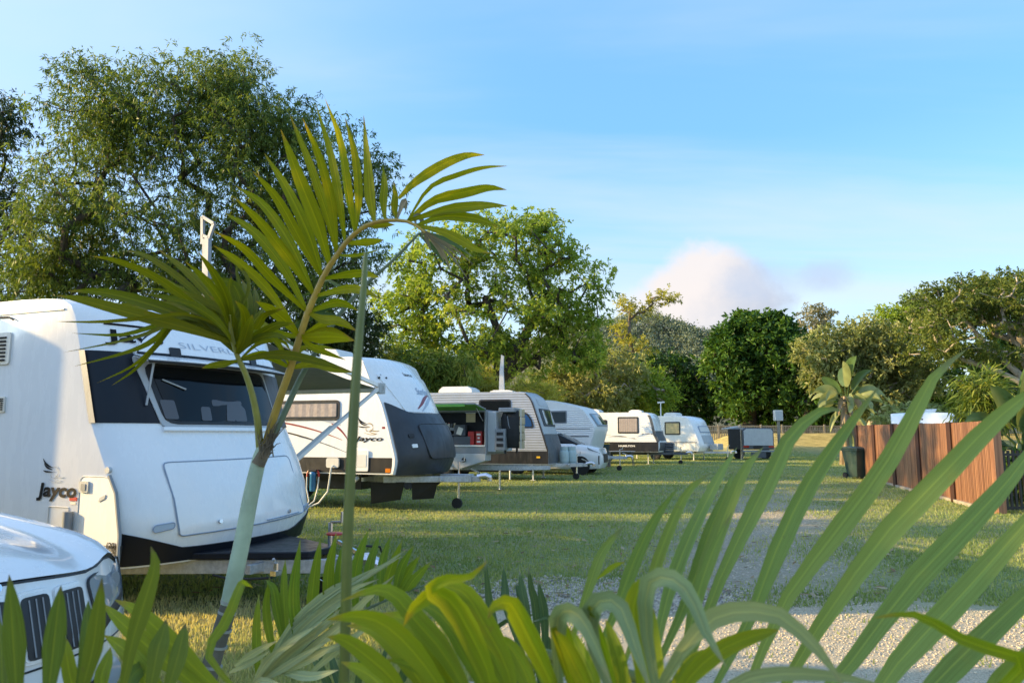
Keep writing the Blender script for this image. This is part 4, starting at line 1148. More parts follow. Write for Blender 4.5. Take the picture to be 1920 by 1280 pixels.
# ---- the grey ribbed caravan
c3 = Van('caravan', 'grey ribbed aluminium caravan with blue front side window and dark lower panels', 'caravan', (1.21, 24.5, 0), R(-14),
         [(.54, .0), (.97, 0), (1.52, -.17), (2.04, -.34), (2.40, -.46), (2.64, -.55), (2.80, -.66), (2.89, -.80), (2.92, -1.05)],
         .56, 2.92, 7.6, 2.4, bow=.10, cr=.03, body=alu)
r3 = c3.root; W3 = c3.W
c3.clad(.98, 2.84, .083, alu, wy=.008)
m = MB(); m.box(-7.5, -.016, .57, -.03, .02, .97); m.build('lower_panel', black, r3)
c3.window(-2.34, 2.10, -1.33, 2.62, r=.06); 
fz = decal('window', rpoly([(-1.32, 1.72), (-.50, 1.72), (-.56, 1.98), (-.72, 2.22), (-1.32, 2.27)], .08), c3.S, .02, black, r3); decal('pane', rpoly([(-1.27, 1.77), (-.56, 1.77), (-.61, 1.97), (-.75, 2.17), (-1.27, 2.22)], .07), c3.S, .026, bluewin, fz)
m = MB(); m.box(-7.4, -.022, 2.36, -1.40, 0, 2.52); m.build('awning_case', black, r3)
m = MB(); m.grid([[c3.S(interp(c3.prof, z) - .07, z, .022) for z in np.linspace(.97, 2.86, 14)], [c3.S(interp(c3.prof, z) - .02, z, .024) for z in np.linspace(.97, 2.86, 14)]]); m.build('corner_trim', black, r3)
gpatch('front_panel', lambda s_, t_: (.03 + (W3 - .06) * s_, 1.53 + 1.22 * t_), c3.F, .012, lgrey, r3, 12, 8)
gpatch('front_lower_panel', lambda s_, t_: (.02 + (W3 - .04) * s_, .58 + .94 * t_), c3.F, .014, dgrey, r3, 12, 6)
fw_ = decal('front_window', rrect(.22, 1.78, W3 - .22, 2.36, .06), c3.F, .03, black, r3, 4); decal('pane', rrect(.45, 1.84, W3 - .28, 2.31, .05), c3.F, .036, glassg, fw_, 4)
decal('front_hatch', rrect(.4, 2.46, W3 - .4, 2.70, .05), c3.F, .02, lgrey, r3, 3)
decal('side_marker', rrect(-.42, .75, -.30, .81, .01), c3.S, .024, yellow, r3, 2)
c3.chassis(zc=.5, tip=1.12, jock=.68, wheels=(-3.7, -4.6))
for x0_, x1_ in ((-6.2, -5.2), (-3.2, -1.2)):  # added dark blocks that thicken the shadow beneath this caravan
    m = MB(); m.box(x0_, .4, .26, x1_, W3 - .4, .55); m.build('underfloor_shade_box', black, r3, bevel=.02)
c3.roofbox('air_conditioner', -4.1, .75, -2.85, 1.75, .24); c3.roofbox('roof_vent', -2.25, .8, -1.4, 1.4, .10); c3.roofbox('roof_vent', -5.2, .8, -4.5, 1.4, .08)
m = MB(); m.prism([(-2.02, 1.2, 2.95), (-1.82, 1.2, 2.95), (-1.86, 1.2, 3.7), (-1.85, 1.2, 4.25), (-1.94, 1.2, 4.3), (-2.0, 1.2, 3.7)], (0, .08, 0)); m.build('aerial_mast', lgrey, r3)
m = MB(); m.tube([(-1.35, .15, .05), (-1.35, .15, .5)], .03, 8); m.build('waste_pipe', offwhite, r3, 40)
for k_, (x_, y_) in enumerate(((.30, W3 / 2 - .12), (.52, W3 / 2 + .12))):
    Mx = Matrix.Translation((1.21, 24.5, 0)) @ Matrix.Rotation(R(-14), 4, 'Z')
    gb = thing('gas_bottle', ('pale green gas bottle standing on the grey caravan drawbar nearest its nose', 'pale green gas bottle standing on the grey caravan drawbar nearest its coupling')[k_], 'gas bottle', Mx @ V((x_, y_, .555)), 0, 'gas bottles on the grey caravan drawbar')
    m = MB(); m.lathe([(0, .13), (.015, .135), (.04, .15), (.08, .157), (.20, .16), (.205, .165), (.215, .165), (.22, .16), (.36, .157), (.42, .14), (.46, .10), (.475, .05), (.50, .04)], (0, 0, 0), n=22); m.build('cylinder', bluegas, gb, 40)
    m = MB(); m._lathe([(.44, .125), (.44, .13), (.55, .13), (.55, .125)], V((0, 0, 0)), V((0, 0, 1)), 16); m.build('collar', bluegas, gb, 40)
    m = MB(); m.tube([(0, 0, .49), (0, 0, .56)], .02, 8); m.tube([(0, 0, .53), (.07, 0, .53)], .015, 6); m.build('valve', steel, gb, 40)

# ---- the small white ribbed caravan
c4 = Van('caravan', 'older cream white ribbed caravan with sloping roof behind the grey caravan', 'caravan', (3.46, 31, 0), R(-20),
         [(.70, -.30), (1.2, -.16), (1.6, -.05), (1.77, -.02), (1.9, -.06), (2.2, -.26), (2.5, -.48), (2.62, -.62), (2.70, -.9), (2.85, -1.6), (2.95, -2.2)],
         .70, 2.95, 6.4, 2.3, bow=.10, cr=.05, body=white2)
r4 = c4.root
c4.clad(.95, 2.55, .085, white2)
c4.window(-1.95, 2.02, -1.28, 2.46, frame=mgrey, pane=glassg, r=.03)
fq = decal('front_window', rrect(.25, 1.86, 2.05, 2.38, .05), c4.F, .03, mgrey, r4, 4); decal('pane', rrect(.33, 1.92, 1.97, 2.33, .05), c4.F, .036, glassg, fq, 4)
m = MB(); m.box(-6.3, -.018, 1.74, -.25, 0, 1.765); m.box(-6.3, -.018, 1.42, -.3, 0, 1.46); m.build('side_stripe', dgrey, r4)
c4.chassis(zc=.55, tip=1.1, jock=.7, wheels=(-3.4,)); c4.roofbox('roof_vent', -3.5, .8, -2.9, 1.4, .1)

# ---- the white caravan with a black lower half
c5 = Van('caravan', 'white caravan with black lower half, white lettering and two framed side windows', 'caravan', (7.413, 38, 0), R(-20),
         [(.64, -.02), (.9, .06), (1.15, .05), (1.52, -.13), (1.97, -.22), (2.3, -.30), (2.48, -.38), (2.58, -.5), (2.63, -.8)],
         .65, 2.64, 7.0, 2.35, bow=.12, cr=.04, body=white)
r5 = c5.root
m = MB(); m.box(-6.9, -.02, .66, -.03, .02, 1.14); m.build('lower_panel', black, r5)
c5.clad(1.20, 2.50, .11, white, wy=.006)
text('lettering', 'HAMILTON', .125, white, r5, c5.S, -2.06, .90, .84, bold=.03, off=.024)
text('lettering', 'x-retreat', .15, printk, r5, c5.S, -.86, 1.52, .70, shear=.3, bold=.0, off=.014)
for x0_, z0_, x1_, z1_, cl_ in ((-2.03, 1.63, -1.06, 2.36, curtain), (-3.45, 1.74, -2.70, 2.22, None)):
    c5.window(x0_, z0_, x1_, z1_, frame=black, pane=glassg, r=.03, fw=.055, cloth=cl_)
stripe(c5, ((-3.4, 1.50), (-2.4, 1.52), (-1.2, 1.32)), .06, printk); stripe(c5, ((-2.6, 1.40), (-1.8, 1.42), (-.8, 1.22)), .04, printg)
m = MB(); m.grid([[c5.S(interp(c5.prof, z) - .16, z, .016) for z in np.linspace(1.14, 2.5, 14)], [c5.S(interp(c5.prof, z) - .02, z, .020) for z in np.linspace(1.14, 2.5, 14)]]); m.build('corner_trim', dgrey, r5)
gpatch('front_panel', lambda s_, t_: (.03 + 2.29 * s_, .70 + 1.0 * t_), c5.F, .012, dgrey, r5, 10, 5)
c5.chassis(mt=dgrey, zc=.55, tip=1.3, jock=.9, wheels=(-3.2, -4.1)); c5.roofbox('roof_hatch', -1.65, .7, -.95, 1.3, .14); c5.roofbox('air_conditioner', -4.3, .7, -3.2, 1.7, .2)
m = MB()
for i in range(4): m.tube([(.05, .9 + .02 * i, .68 + .12 * i), (.60, .9, .68 + .12 * i)], .055, 8)
m.build('drawbar_box', dgrey, r5, 40)

# ---- the last small caravan, turned a little towards the camera
c6 = Van('caravan', 'small white caravan with rounded nose and cream blind at the far end of the row', 'caravan', (11.04, 44, 0), R(-36),
         [(.55, -.12), (.8, .0), (1.07, -.05), (1.5, -.22), (2.0, -.42), (2.24, -.52), (2.40, -.62), (2.52, -.80), (2.58, -1.1), (2.62, -1.6)],
         .57, 2.63, 5.6, 2.25, bow=.16, cr=.10, body=white)
r6 = c6.root
c6.window(-2.2, 1.56, -1.32, 2.22, frame=black, pane=glassg, r=.04, fw=.06, cloth=blind)
ff = decal('front_window', rrect(.35, 1.62, 1.90, 2.02, .08), c6.F, .03, printg, r6, 4); decal('pane', rrect(.42, 1.68, 1.83, 1.97, .06), c6.F, .036, white2, ff, 4)
decal('front_hatch', rrect(.35, .98, 1.95, 1.48, .06), c6.F, .02, lgrey, r6, 4)
m = MB(); m.box(-5.4, -.014, 1.04, -.25, 0, 1.075); m.build('side_stripe', printk, r6)
c6.window(-2.15, .66, -1.55, 1.0, frame=lgrey, pane=lgrey, r=.02, fw=.03, name='locker')
c6.window(-1.35, .64, -.35, 1.0, frame=offwhite, pane=white2, r=.02, fw=.03, name='locker')
m = MB()
for i in range(4): m.tube([(-2.45, -.10, .70 + .1 * i), (-1.75, -.10, .70 + .1 * i)], .05, 8)
m.build('hose_rack', dgrey, r6, 40)
m = MB(); m.box(.25, .7, .62, .75, 1.55, .98); m.build('front_box', galv, r6, bevel=.02)
c6.chassis(zc=.48, tip=1.5, jock=1.1, wheels=(-3.0,)); c6.roofbox('air_conditioner', -2.6, .6, -1.75, 1.5, .2)
m = MB(); m.tube([(-3.0, 1.1, 2.6), (-3.0, 1.1, 3.5)], .035, 8); m.tube([(-3.2, 1.1, 3.5), (-2.75, 1.1, 3.52)], .05, 8); m.build('aerial_mast', white2, r6, 40)

# ---- caravan roof seen over the timber fence
c7 = Van('caravan', 'white caravan whose roof and air conditioner show above the brown timber fence', 'caravan', (14.35, 28.4, 0), R(-116),
         [(.5, 0), (1.5, -.05), (2.0, -.12), (2.2, -.16), (2.30, -.3)], .5, 2.30, 4.2, 2.1, bow=.1, cr=.06, body=white)
c7.roofbox('air_conditioner', -1.35, .6, -.8, 1.5, .16); c7.chassis(wheels=(-2.6,))
decal('vent', rrect(1.0, 2.05, 1.06, 2.10, .01), c7.F, .01, printk, c7.root, 2)


# ------------------------------------------------------------------ cars
def wheel_at(root, x, y, r, wd=.22, mt=steel, spokes=5):
    m = MB(); m._lathe([(-wd / 2, r * .66), (-wd / 2, r * .93), (-wd * .36, r), (wd * .36, r), (wd / 2, r * .93), (wd / 2, r * .66)], V((x, y, r)), V((0, 1, 0)), 28)
    t_ = m.build('tyre', rubber, root, 40)
    m = MB(); sg = 1 if y > 0 else -1
    m._lathe([(sg * wd * .05, r * .62), (sg * wd * .45, r * .60), (sg * wd * .47, r * .67), (sg * wd * .05, r * .66)], V((x, y, r)), V((0, 1, 0)), 24)
    for k in range(spokes):
        a = 2 * math.pi * k / spokes
        m.beam((x, y + sg * wd * .40, r), (x + math.cos(a) * r * .63, y + sg * wd * .42, r + math.sin(a) * r * .63), .05, .03, up=V((0, 1, 0)))
    m.build('rim', mt, t_, 40)

def loft(stations, sect, n_side=None):
    """stations: (x, half width, z low, z high)"""
    rows = []
    for (x, hw, z0, z1) in stations:
        rows.append([V((x, hw * a, z0 + (z1 - z0) * b_)) for a, b_ in sect])
    m = MB(); m.grid([r_ + [r_[0]] for r_ in rows])
    k = len(sect) + 1; n = len(rows)
    m.f.append(tuple(range(k - 2, -1, -1))); m.f.append(tuple((n - 1) * k + i for i in range(k - 1)))
    return m
SECT = [(.90, 0), (.97, .10), (1, .35), (1, .62), (.985, .82), (.95, .94), (.86, 1.0), (.5, 1.02), (0, 1.03), (-.5, 1.02), (-.86, 1.0), (-.95, .94), (-.985, .82), (-1, .62), (-1, .35), (-.97, .10), (-.90, 0)]
CAB = [(1, 0), (.97, .35), (.90, .75), (.84, .93), (.72, 1.0), (0, 1.04), (-.72, 1.0), (-.84, .93), (-.90, .75), (-.97, .35), (-1, 0)]

jp = thing('parked_car', 'white four wheel drive car with black slotted grille in the lower left corner', 'car', (-1.80, 2.47, .03), ROW)
HW = .97
def JF(y, z, o=0.0):
    q = abs(y) / HW
    x = -.34 * q ** 3.2 - .10 * max(0, (z - .70)) / .3 - .05 * max(0, .62 - z) + o
    return V((x, y, z))
def bon_edge(y):
    return .955 - .075 * (abs(y) / HW) ** 2 + .05 * math.exp(-((abs(y) - .80) / .12) ** 2)
body = loft([(-1.55, .965, .42, 1.06), (-2.2, .97, .40, 1.08), (-3.5, .97, .40, 1.10), (-4.4, .95, .45, 1.10), (-4.78, .86, .55, 1.02)], SECT)
# front fascia and wings
ys = [-HW + 2 * HW * (1 - math.cos(math.pi * i / 28)) / 2 for i in range(29)]
zl = list(np.linspace(.40, 1.0, 12))
body.grid([[JF(y, .40 + (bon_edge(y) - .40) * j / 11) for y in ys] for j in range(12)])
for sg in (-1, 1):
    rows = []
    for j in range(9):
        z = .40 + (bon_edge(HW) - .40) * j / 8; e = JF(HW * sg, z)
        rows.append([V((e.x + (-1.6 - e.x) * i / 10, sg * (HW - .02 * (i / 10) + .02 * math.sin(math.pi * i / 10)), z + (.16 * i / 10) * j / 8)) for i in range(11)])
    body.grid(rows)
bd = body.build('body', carwhite, jp, 42)
# bonnet with raised centre and wing-top bulges
rows = []
for j in range(15):
    t_ = j / 14
    row = []
    for y in [-.93 + 1.86 * i / 40 for i in range(41)]:
        e = JF(y * .985, bon_edge(y))
        x = e.x + (-1.50 - e.x) * t_
        q = abs(y)
        zc = 1.17 - .05 * (q / HW) ** 2
        z = e.z + (zc - e.z) * (t_ ** .62) 
        z += .030 * math.exp(-((q - .80) / .085) ** 2) * (1 - .5 * t_) * min(1, t_ * 6 + .3)
        z += .022 / (1 + math.exp((q - .52) / .022)) * min(1, t_ * 4) 
        z -= .05 * max(0, (q - .86) / .07) ** 2
        row.append(V((x, y, z + .006)))
    rows.append(row)
m = MB(); m.grid(rows); m.build('bonnet', carwhite, jp, 50)
outline('bonnet_gap', [(y, bon_edge(y) - .004) for y in ys[1:-1]], JF, .010, .001, black, bd, False)
for k in range(-3, 4):
    yc = k * .165
    zt = .905 - .05 * (abs(yc) / HW) ** 2; zb_ = zt - .215
    s_ = decal('grille_surround', rpoly([(yc - .074, zb_ - .014), (yc + .074, zb_ - .014), (yc + .076, zt + .012), (yc - .076, zt + .012)], .03), JF, .014, carwhite, jp, 2)
    s_ = decal('grille_ring', rpoly([(yc - .066, zb_ - .006), (yc + .066, zb_ - .006), (yc + .068, zt + .004), (yc - .068, zt + .004)], .026), JF, .018, carwhite, s_, 2)
    g_ = decal('grille_slot', rpoly([(yc - .056, zb_), (yc + .056, zb_), (yc + .058, zt - .006), (yc - .058, zt - .006)], .022), JF, .022, black, s_, 2)
    m = MB()
    for i in (-1, 0, 1): m.tube([JF(yc + i * .028, zb_ + .01, .024), JF(yc + i * .028, zt - .016, .024)], .003, 4)
    g_2 = m.build('grille_bar', mgrey, s_)
text('lettering', 'Jeep', .075, chrome, jp, JF, -.04, .925, .26, bold=.02, off=.012)
for sg in (-1, 1):
    hl = rpoly([(sg * .63, .70), (sg * .90, .765), (sg * .965, .86), (sg * .955, .925), (sg * .60, .90)], .03)
    if sg < 0: hl = hl[::-1]
    h_ = decal('headlight', hl, JF, .008, lens, jp, 5, back=-.02)
    outline('headlight_seal', hl, JF, .012, .007, black, h_)
    for yc, zc, r_ in ((sg * .71, .815, .045), (sg * .83, .85, .035)):
        m = MB(); m._lathe([(0, r_), (.004, r_), (.005, r_ * .85), (.003, r_ * .55), (.004, r_ * .3)], JF(yc, zc, .006), V((1, sg * .35, 0)), 18); m.build('lamp_ring', mgrey, h_, 40)
    dk = rpoly([(sg * .64, .69), (sg * .86, .745), (sg * .93, .80), (sg * .66, .755)], .02)
    if sg < 0: dk = dk[::-1]
    decal('lamp_shade', dk, JF, .012, black, h_, 3)
    m = MB(); m._lathe([(0, .07), (.02, .075), (.03, .05)], JF(sg * .72, .50, -.02), V((1, 0, 0)), 16); m.build('fog_lamp', lens, jp, 40)
    wheel_at(jp, -.98, sg * .86, .37, .25); wheel_at(jp, -3.88, sg * .86, .37, .25)
    for xw in (-.98, -3.88):
        m = MB(); m._lathe([(0, .44), (.012, .44), (.012, .05)], V((xw, sg * .962, .40)), V((0, sg, 0)), 24); m.build('wheel_arch', black, bd, 40)
    m = MB(); m.prism([(-1.55, sg * .98, 1.08), (-1.72, sg * .98, 1.08), (-1.75, sg * .98, 1.22), (-1.6, sg * .98, 1.22)], (0, sg * .2, 0)); m.build('mirror', carwhite, jp, bevel=.03)
m = MB(); m.grid([[JF(y, z, .012) for y in np.linspace(-.75, .75, 20)] for z in (.40, .46, .52)]); m.build('lower_intake', black, jp)
outline('bumper_gap', [(y, .645) for y in np.linspace(-.9, .9, 25)], JF, .008, .002, black, bd, False)
m = MB(); m.grid([[JF(y, z, .03) for y in np.linspace(-.26, .26, 10)] for z in (.52, .63)]); m.build('number_plate', offwhite, jp)
cab = loft([(-1.42, .86, 1.10, 1.14), (-2.15, .82, 1.08, 1.68), (-2.6, .82, 1.08, 1.74), (-3.8, .80, 1.08, 1.72), (-4.55, .76, 1.08, 1.40), (-4.72, .74, 1.06, 1.12)], CAB)
cab.build('windows', glass, jp, 40)
rf = loft([(-2.2, .68, 1.69, 1.735), (-2.7, .70, 1.74, 1.775), (-3.7, .68, 1.73, 1.765), (-4.3, .62, 1.58, 1.62)], CAB); rf.build('roof', carwhite, jp, 40)

# the small white car half hidden behind the grey caravan's drawbar
sv = thing('parked_car', 'small white car with swept headlights parked behind the grey caravan drawbar', 'car', (3.62, 29.2, 0), R(-17))
loft([(0, .62, .42, .72), (-.12, .80, .24, .98), (-.5, .87, .22, 1.06), (-1.15, .89, .22, 1.16), (-2.6, .89, .22, 1.18), (-3.6, .87, .24, 1.16), (-4.0, .80, .30, 1.05)], SECT).build('body', carwhite, sv, 42)
loft([(-.95, .80, 1.12, 1.16), (-1.75, .74, 1.12, 1.56), (-2.6, .74, 1.12, 1.62), (-3.5, .72, 1.12, 1.52), (-3.95, .68, 1.10, 1.16)], CAB).build('windows', glass, sv, 42)
loft([(-1.75, .62, 1.55, 1.60), (-2.6, .64, 1.615, 1.655), (-3.5, .62, 1.52, 1.56)], CAB).build('roof', carwhite, sv, 42)
for sg in (-1, 1):
    m = MB(); m.prism([(-.02, sg * .45, .80), (-.10, sg * .76, .80), (-.55, sg * .885, 1.02), (-.50, sg * .86, .94), (-.20, sg * .79, .86)], (0, sg * .025, .02)); m.build('headlight', lens, sv)
    m = MB(); m.prism([(-.05, sg * .40, .40), (-.14, sg * .80, .40), (-.14, sg * .82, .72), (-.02, sg * .40, .66)], (.03, sg * .01, 0)); m.build('bumper_vent', black, sv)
    wheel_at(sv, -.82, sg * .78, .32, .2); wheel_at(sv, -3.3, sg * .78, .32, .2)
    for xw in (-.82, -3.3):
        m = MB(); m._lathe([(0, .37), (.012, .37), (.012, .05)], V((xw, sg * .876, .34)), V((0, sg, 0)), 22); m.build('wheel_arch', black, sv, 40)
m = MB(); m.prism([(.0, -.42, .45), (.0, .42, .45), (-.02, .5, .78), (-.02, -.5, .78)], (.02, 0, 0)); m.build('grille', black, sv)

# ------------------------------------------------------------------ camper trailer with its kitchen hatch up
tl = thing('camper_trailer', 'grey camper trailer with its side kitchen hatch open and green lined', 'camper trailer', (-.68, 20.0, 0), R(-16))
X0, X1, D_ = -3.3, .0, 1.75
m = MB()
m.box(X0, .55, .98, X1, D_, 2.16)                      # core behind the kitchen
m.box(X0, .0, .98, -1.62, .55, 2.16); m.box(-.06, .0, .98, 0, .55, 2.16); m.box(-1.62, 0, 2.11, -.06, .55, 2.16); m.box(-1.62, 0, .98, -.06, .55, 1.20)
tb = m.build('body', mgrey, tl, bevel=.012)
m = MB(); m.box(-1.60, .545, 1.2, -.08, .55, 2.10); m.build('kitchen_back', black, tl)
m = MB(); m.box(-1.62, -.03, 1.19, -.04, .5, 1.23); m.build('kitchen_bench', white2, tl, bevel=.005)
m = MB(); m.prism([(-1.66, 0, 2.17), (-.02, 0, 2.17), (-.02, -.9, 2.28), (-1.66, -.9, 2.28)], (0, 0, .03)); h_ = m.build('kitchen_hatch', mgrey, tl)
m = MB(); m.prism([(-1.64, -.01, 2.155), (-.04, -.01, 2.155), (-.04, -.885, 2.262), (-1.64, -.885, 2.262)], (0, 0, .012)); m.build('hatch_lining', lime, h_)
m = MB(); m.box(-1.66, -.915, 2.22, -.30, -.90, 2.29); m.build('hatch_edge', lime, h_)
for x in (-1.6, -.1):
    m = MB(); m.tube([(x, .02, 1.85), (x, -.6, 2.22)], .012, 6); m.build('gas_strut', steel, tl)
m = MB()
for i in range(2): m.box(-1.5 + .52 * i, .12, 1.24, -1.02 + .52 * i, .5, 1.46)
m.build('drawer', dgrey, tl, bevel=.008)
m = MB(); m.box(-1.45, .2, 1.62, -.95, .5, 1.70); m.box(-1.45, .2, 1.48, -.95, .5, 1.52); m.build('shelf', mgrey, tl)
m = MB(); m.prism([(-1.5, -.02, 1.0), (-.02, -.02, 1.0), (-.02, -.02, .82), (-.80, -.02, .58)], (0, .5, 0)); m.build('side_locker', lgrey, tl, bevel=.01)
m = MB(); m.tube([(-.62, -.02, .84), (-.62, -.045, .84)], .06, 14); m.build('locker_lock', black, tl, 40)
m = MB(); m.beam((-1.25, -.04, 1.0), (-.95, -.04, .60), .05, .03); m.build('locker_strut', offwhite, tl)
m = MB(); m.box(.0, .1, 1.05, .24, D_ - .1, 2.12); m.build('front_box', lgrey, tl, bevel=.012)
m = MB(); m.box(.22, .05, 1.10, .50, .35, 1.66)
jr = m.build('can_holder', mgrey, tl, bevel=.01)
m = MB()
for i in range(3): m.box(.27, .035, 1.19 + .15 * i, .45, .055, 1.27 + .15 * i)
m.build('holder_slot', black, jr)
m = MB(); m.beam((-3.2, .4, .62), (.9, .4, .62), .08, .12); m.beam((-3.2, 1.4, .62), (.9, 1.4, .62), .08, .12); m.beam((.8, .4, .62), (1.5, .88, .62), .08, .10); m.beam((.8, 1.4, .62), (1.5, .9, .62), .08, .10)
m.build('chassis', galv, tl)
for x, y in ((-2.2, .2), (-2.2, D_ - .2)):
    wheel_at(tl, x, y, .37, .24)
m = MB(); m._lathe([(-.1, .15), (-.1, .34), (.1, .34), (.1, .15)], V((.68, .62, 1.62)), V((1, .25, 0)), 24); t_ = m.build('spare_wheel', rubber, tl, 40)
m = MB(); m.beam((.45, .25, 1.0), (.45, .25, 2.2), .05, .05); m.beam((.45, 1.4, 1.0), (.45, 1.4, 2.2), .05, .05); m.beam((.45, .25, 2.18), (.45, 1.4, 2.18), .05, .05); m.build('front_rack', black, tl)
m = MB(); m.box(.30, .1, 2.10, .75, .9, 2.22); m.build('rack_box', mgrey, tl, bevel=.02)
m = MB(); m.tube([(.1, .9, .62), (.1, .9, .02)], .03, 8); m.box(0, .8, .004, .2, 1.0, .03); m.build('stand_leg', steel, tl)
TM = Matrix.Translation((-.68, 20.0, 0)) @ Matrix.Rotation(R(-16), 4, 'Z')
def on_trailer(name, label, cat, x, y, z, rz=0):
    return thing(name, label, cat, TM @ V((x, y, z)), R(-16) + rz)
q = on_trailer('cover_bag', 'black fabric bag hanging over the spare wheel of the camper trailer', 'bag', .62, .36, 1.15)
m = MB(); rows = []
for j, (z, w_, d__) in enumerate(((0, .18, .10), (.12, .28, .16), (.35, .31, .19), (.6, .30, .19), (.8, .31, .18), (.95, .25, .12), (1.02, .12, .06))):
    rows.append([V((w_ * math.cos(a) * (1 + .08 * math.sin(3 * a + j)), d__ * math.sin(a) * (1 + .1 * math.sin(2 * a + j * 2)), z)) for a in [2 * math.pi * k / 16 for k in range(16)]])
m.grid([r_ + [r_[0]] for r_ in rows]); m.f.append(tuple(6 * 17 + k for k in range(16))); m.build('bag_body', rubber, q, 60)
m = MB(); m.tube([(-.1, -.15, .85), (-.05, -.19, .6), (.08, -.17, .3)], .012, 5); m.build('bag_strap', mgrey, q)
q = on_trailer('rolled_mat', 'cream rolled mat standing upright at the front of the camper trailer', 'mat', .90, .28, 1.14)
m = MB()
for i in range(5): m.box(-.07 + .012 * (i % 2), -.05, .21 * i, .07 + .012 * (i % 2), .05, .21 * i + .2)
m.build('mat_roll', creamy, q, bevel=.02)
m = MB(); m.box(-.02, -.06, -.02, .0, -.05, 1.05); m.build('mat_tie', offwhite, q)
for i, (x, nm, lb, w_, h_, mt_) in enumerate(((-.48, 'red_box', 'tall plain red box in the camper kitchen', .17, .36, red), (-.26, 'red_packet', 'red and white food packet at the right end of the camper kitchen', .17, .36, red))):
    q = on_trailer(nm, lb, 'box', x, .22, 1.235)
    m = MB(); m.box(-w_ / 2, -.09, 0, w_ / 2, .09, h_); m.build('carton', mt_, q, bevel=.008)
    m = MB(); m.box(-w_ / 2 - .002, -.092, h_ * .86, w_ / 2 + .002, .092, h_ * .9); m.build('carton_flap', mt_, q)
    if i:
        for zz_, ww_ in ((.06, .1), (.16, .06), (.25, .11)):
            m = MB(); m.box(-ww_ / 2, -.096, zz_, ww_ / 2, -.091, zz_ + .05); m.build('packet_print', offwhite, q)
q = on_trailer('paper_towel', 'cream paper notice hanging under the camper hatch', 'paper', -.48, .10, 1.84)
m = MB(); m.box(-.13, 0, 0, .13, .012, .24); m.build('sheet', creamy, q); m = MB(); m.tube([(-.15, .006, .25), (.15, .006, .25)], .012, 6); m.build('rail', steel, q)
q = on_trailer('storage_case', 'grey case with white leaning cards on the camper kitchen bench', 'case', -.80, .2, 1.47)
m = MB(); m.box(-.16, -.1, 0, .16, .1, .30); m.build('case_shell', dgrey, q, bevel=.015)
m = MB(); m.prism([(-.09, -.12, .06), (.05, -.12, .02), (.12, -.12, .20), (-.02, -.12, .25)], (0, .01, 0)); m.build('card', offwhite, q)
for i in range(6):
    q = on_trailer('jar', ('leftmost', 'second', 'third', 'fourth', 'fifth', 'rightmost')[i] + ' small jar from the left on the upper camper kitchen shelf' if 0 < i < 5 else ('leftmost' if i == 0 else 'rightmost') + ' small jar on the upper camper kitchen shelf', 'jar', -1.42 + .085 * i, .26, 1.705)
    q['group'] = 'jars on the camper kitchen shelf'
    m = MB(); m.lathe([(0, .03), (.005, .033), (.085, .033), (.10, .024)], (0, 0, 0), n=10); m.build('glass', (offwhite, dgrey, creamy)[i % 3], q, 40)
    m = MB(); m.lathe([(.10, .027), (.12, .027)], (0, 0, 0), n=10); m.build('lid', (red, black, lgrey)[i % 3], q, 40)
for i, (x, lb) in enumerate(((-1.36, 'black cooking pot on the left of the camper kitchen bench'), (-1.12, 'smaller black cooking pot beside the grey case on the camper bench'))):
    q = on_trailer('cooking_pot', lb, 'pot', x, .16, 1.47); k_ = 1 - .22 * i
    m = MB(); m.lathe([(0, .09 * k_), (.004, .10 * k_), (.11 * k_, .10 * k_), (.115 * k_, .08 * k_)], (0, 0, 0), n=16); m.build('pot', black, q, 40)
    m = MB(); m.tube([(0, -.10 * k_, .08 * k_), (.02, -.22 * k_, .10 * k_)], .01, 6); m.build('handle', black, q)
# picnic / workbench table and yellow crate farther along
q = thing('camp_table', 'folding camp table with thin legs beside the black and white caravan', 'table', G(1160, 873), R(-16))
m = MB(); m.box(-.75, 0, .68, .75, .6, .71); m.build('table_top', galv, q, bevel=.006)
for x in (-.62, .62):
    for y in (.06, .54):
        m = MB(); m.tube([(x, y, .68), (x + (.08 if x > 0 else -.08), y, .0)], .018, 6); m.build('leg', dgrey, q)
m = MB(); m.tube([(-.62, .3, .2), (.62, .3, .2)], .012, 6); m.build('stretcher', dgrey, q)
q = thing('storage_tub', 'yellow plastic tub standing behind the folding camp table', 'tub', P(1131, 846, 36.0), R(-16))
m = MB(); m.prism([(-.22, 0, 0), (.22, 0, 0), (.26, 0, .34), (-.26, 0, .34)], (0, .3, 0)); m.build('tub', yellow, q, bevel=.02)
m = MB(); m.box(-.28, -.02, .34, .28, .32, .38); m.build('rim', yellow, q, bevel=.008)
zt_ = q.location.z
if zt_ > .02:
    m = MB(); m.box(-.3, -.05, -zt_ + .0, .3, .35, -.002); m.build('stand', dgrey, q)
q = thing('camp_chair', 'dark green folding camp chair behind the small white car', 'chair', (P(1126, 850, 34).x, 34, 0), R(-30))
m = MB(); m.prism([(-.26, -.25, .45), (.26, -.25, .45), (.26, .22, .42), (-.26, .22, .42)], (0, 0, .02)); m.build('seat', greenp, q)
m = MB(); m.prism([(-.26, .2, .5), (.26, .2, .5), (.27, .42, 1.08), (-.27, .42, 1.08)], (0, .02, 0)); m.build('backrest', greenp, q)
for x in (-.28, .28):
    m = MB(); m.tube([(x, -.26, 0), (x, .25, .6)], .012, 6); m.tube([(x, .26, 0), (x, -.25, .6)], .012, 6); m.build('leg', steel, q)

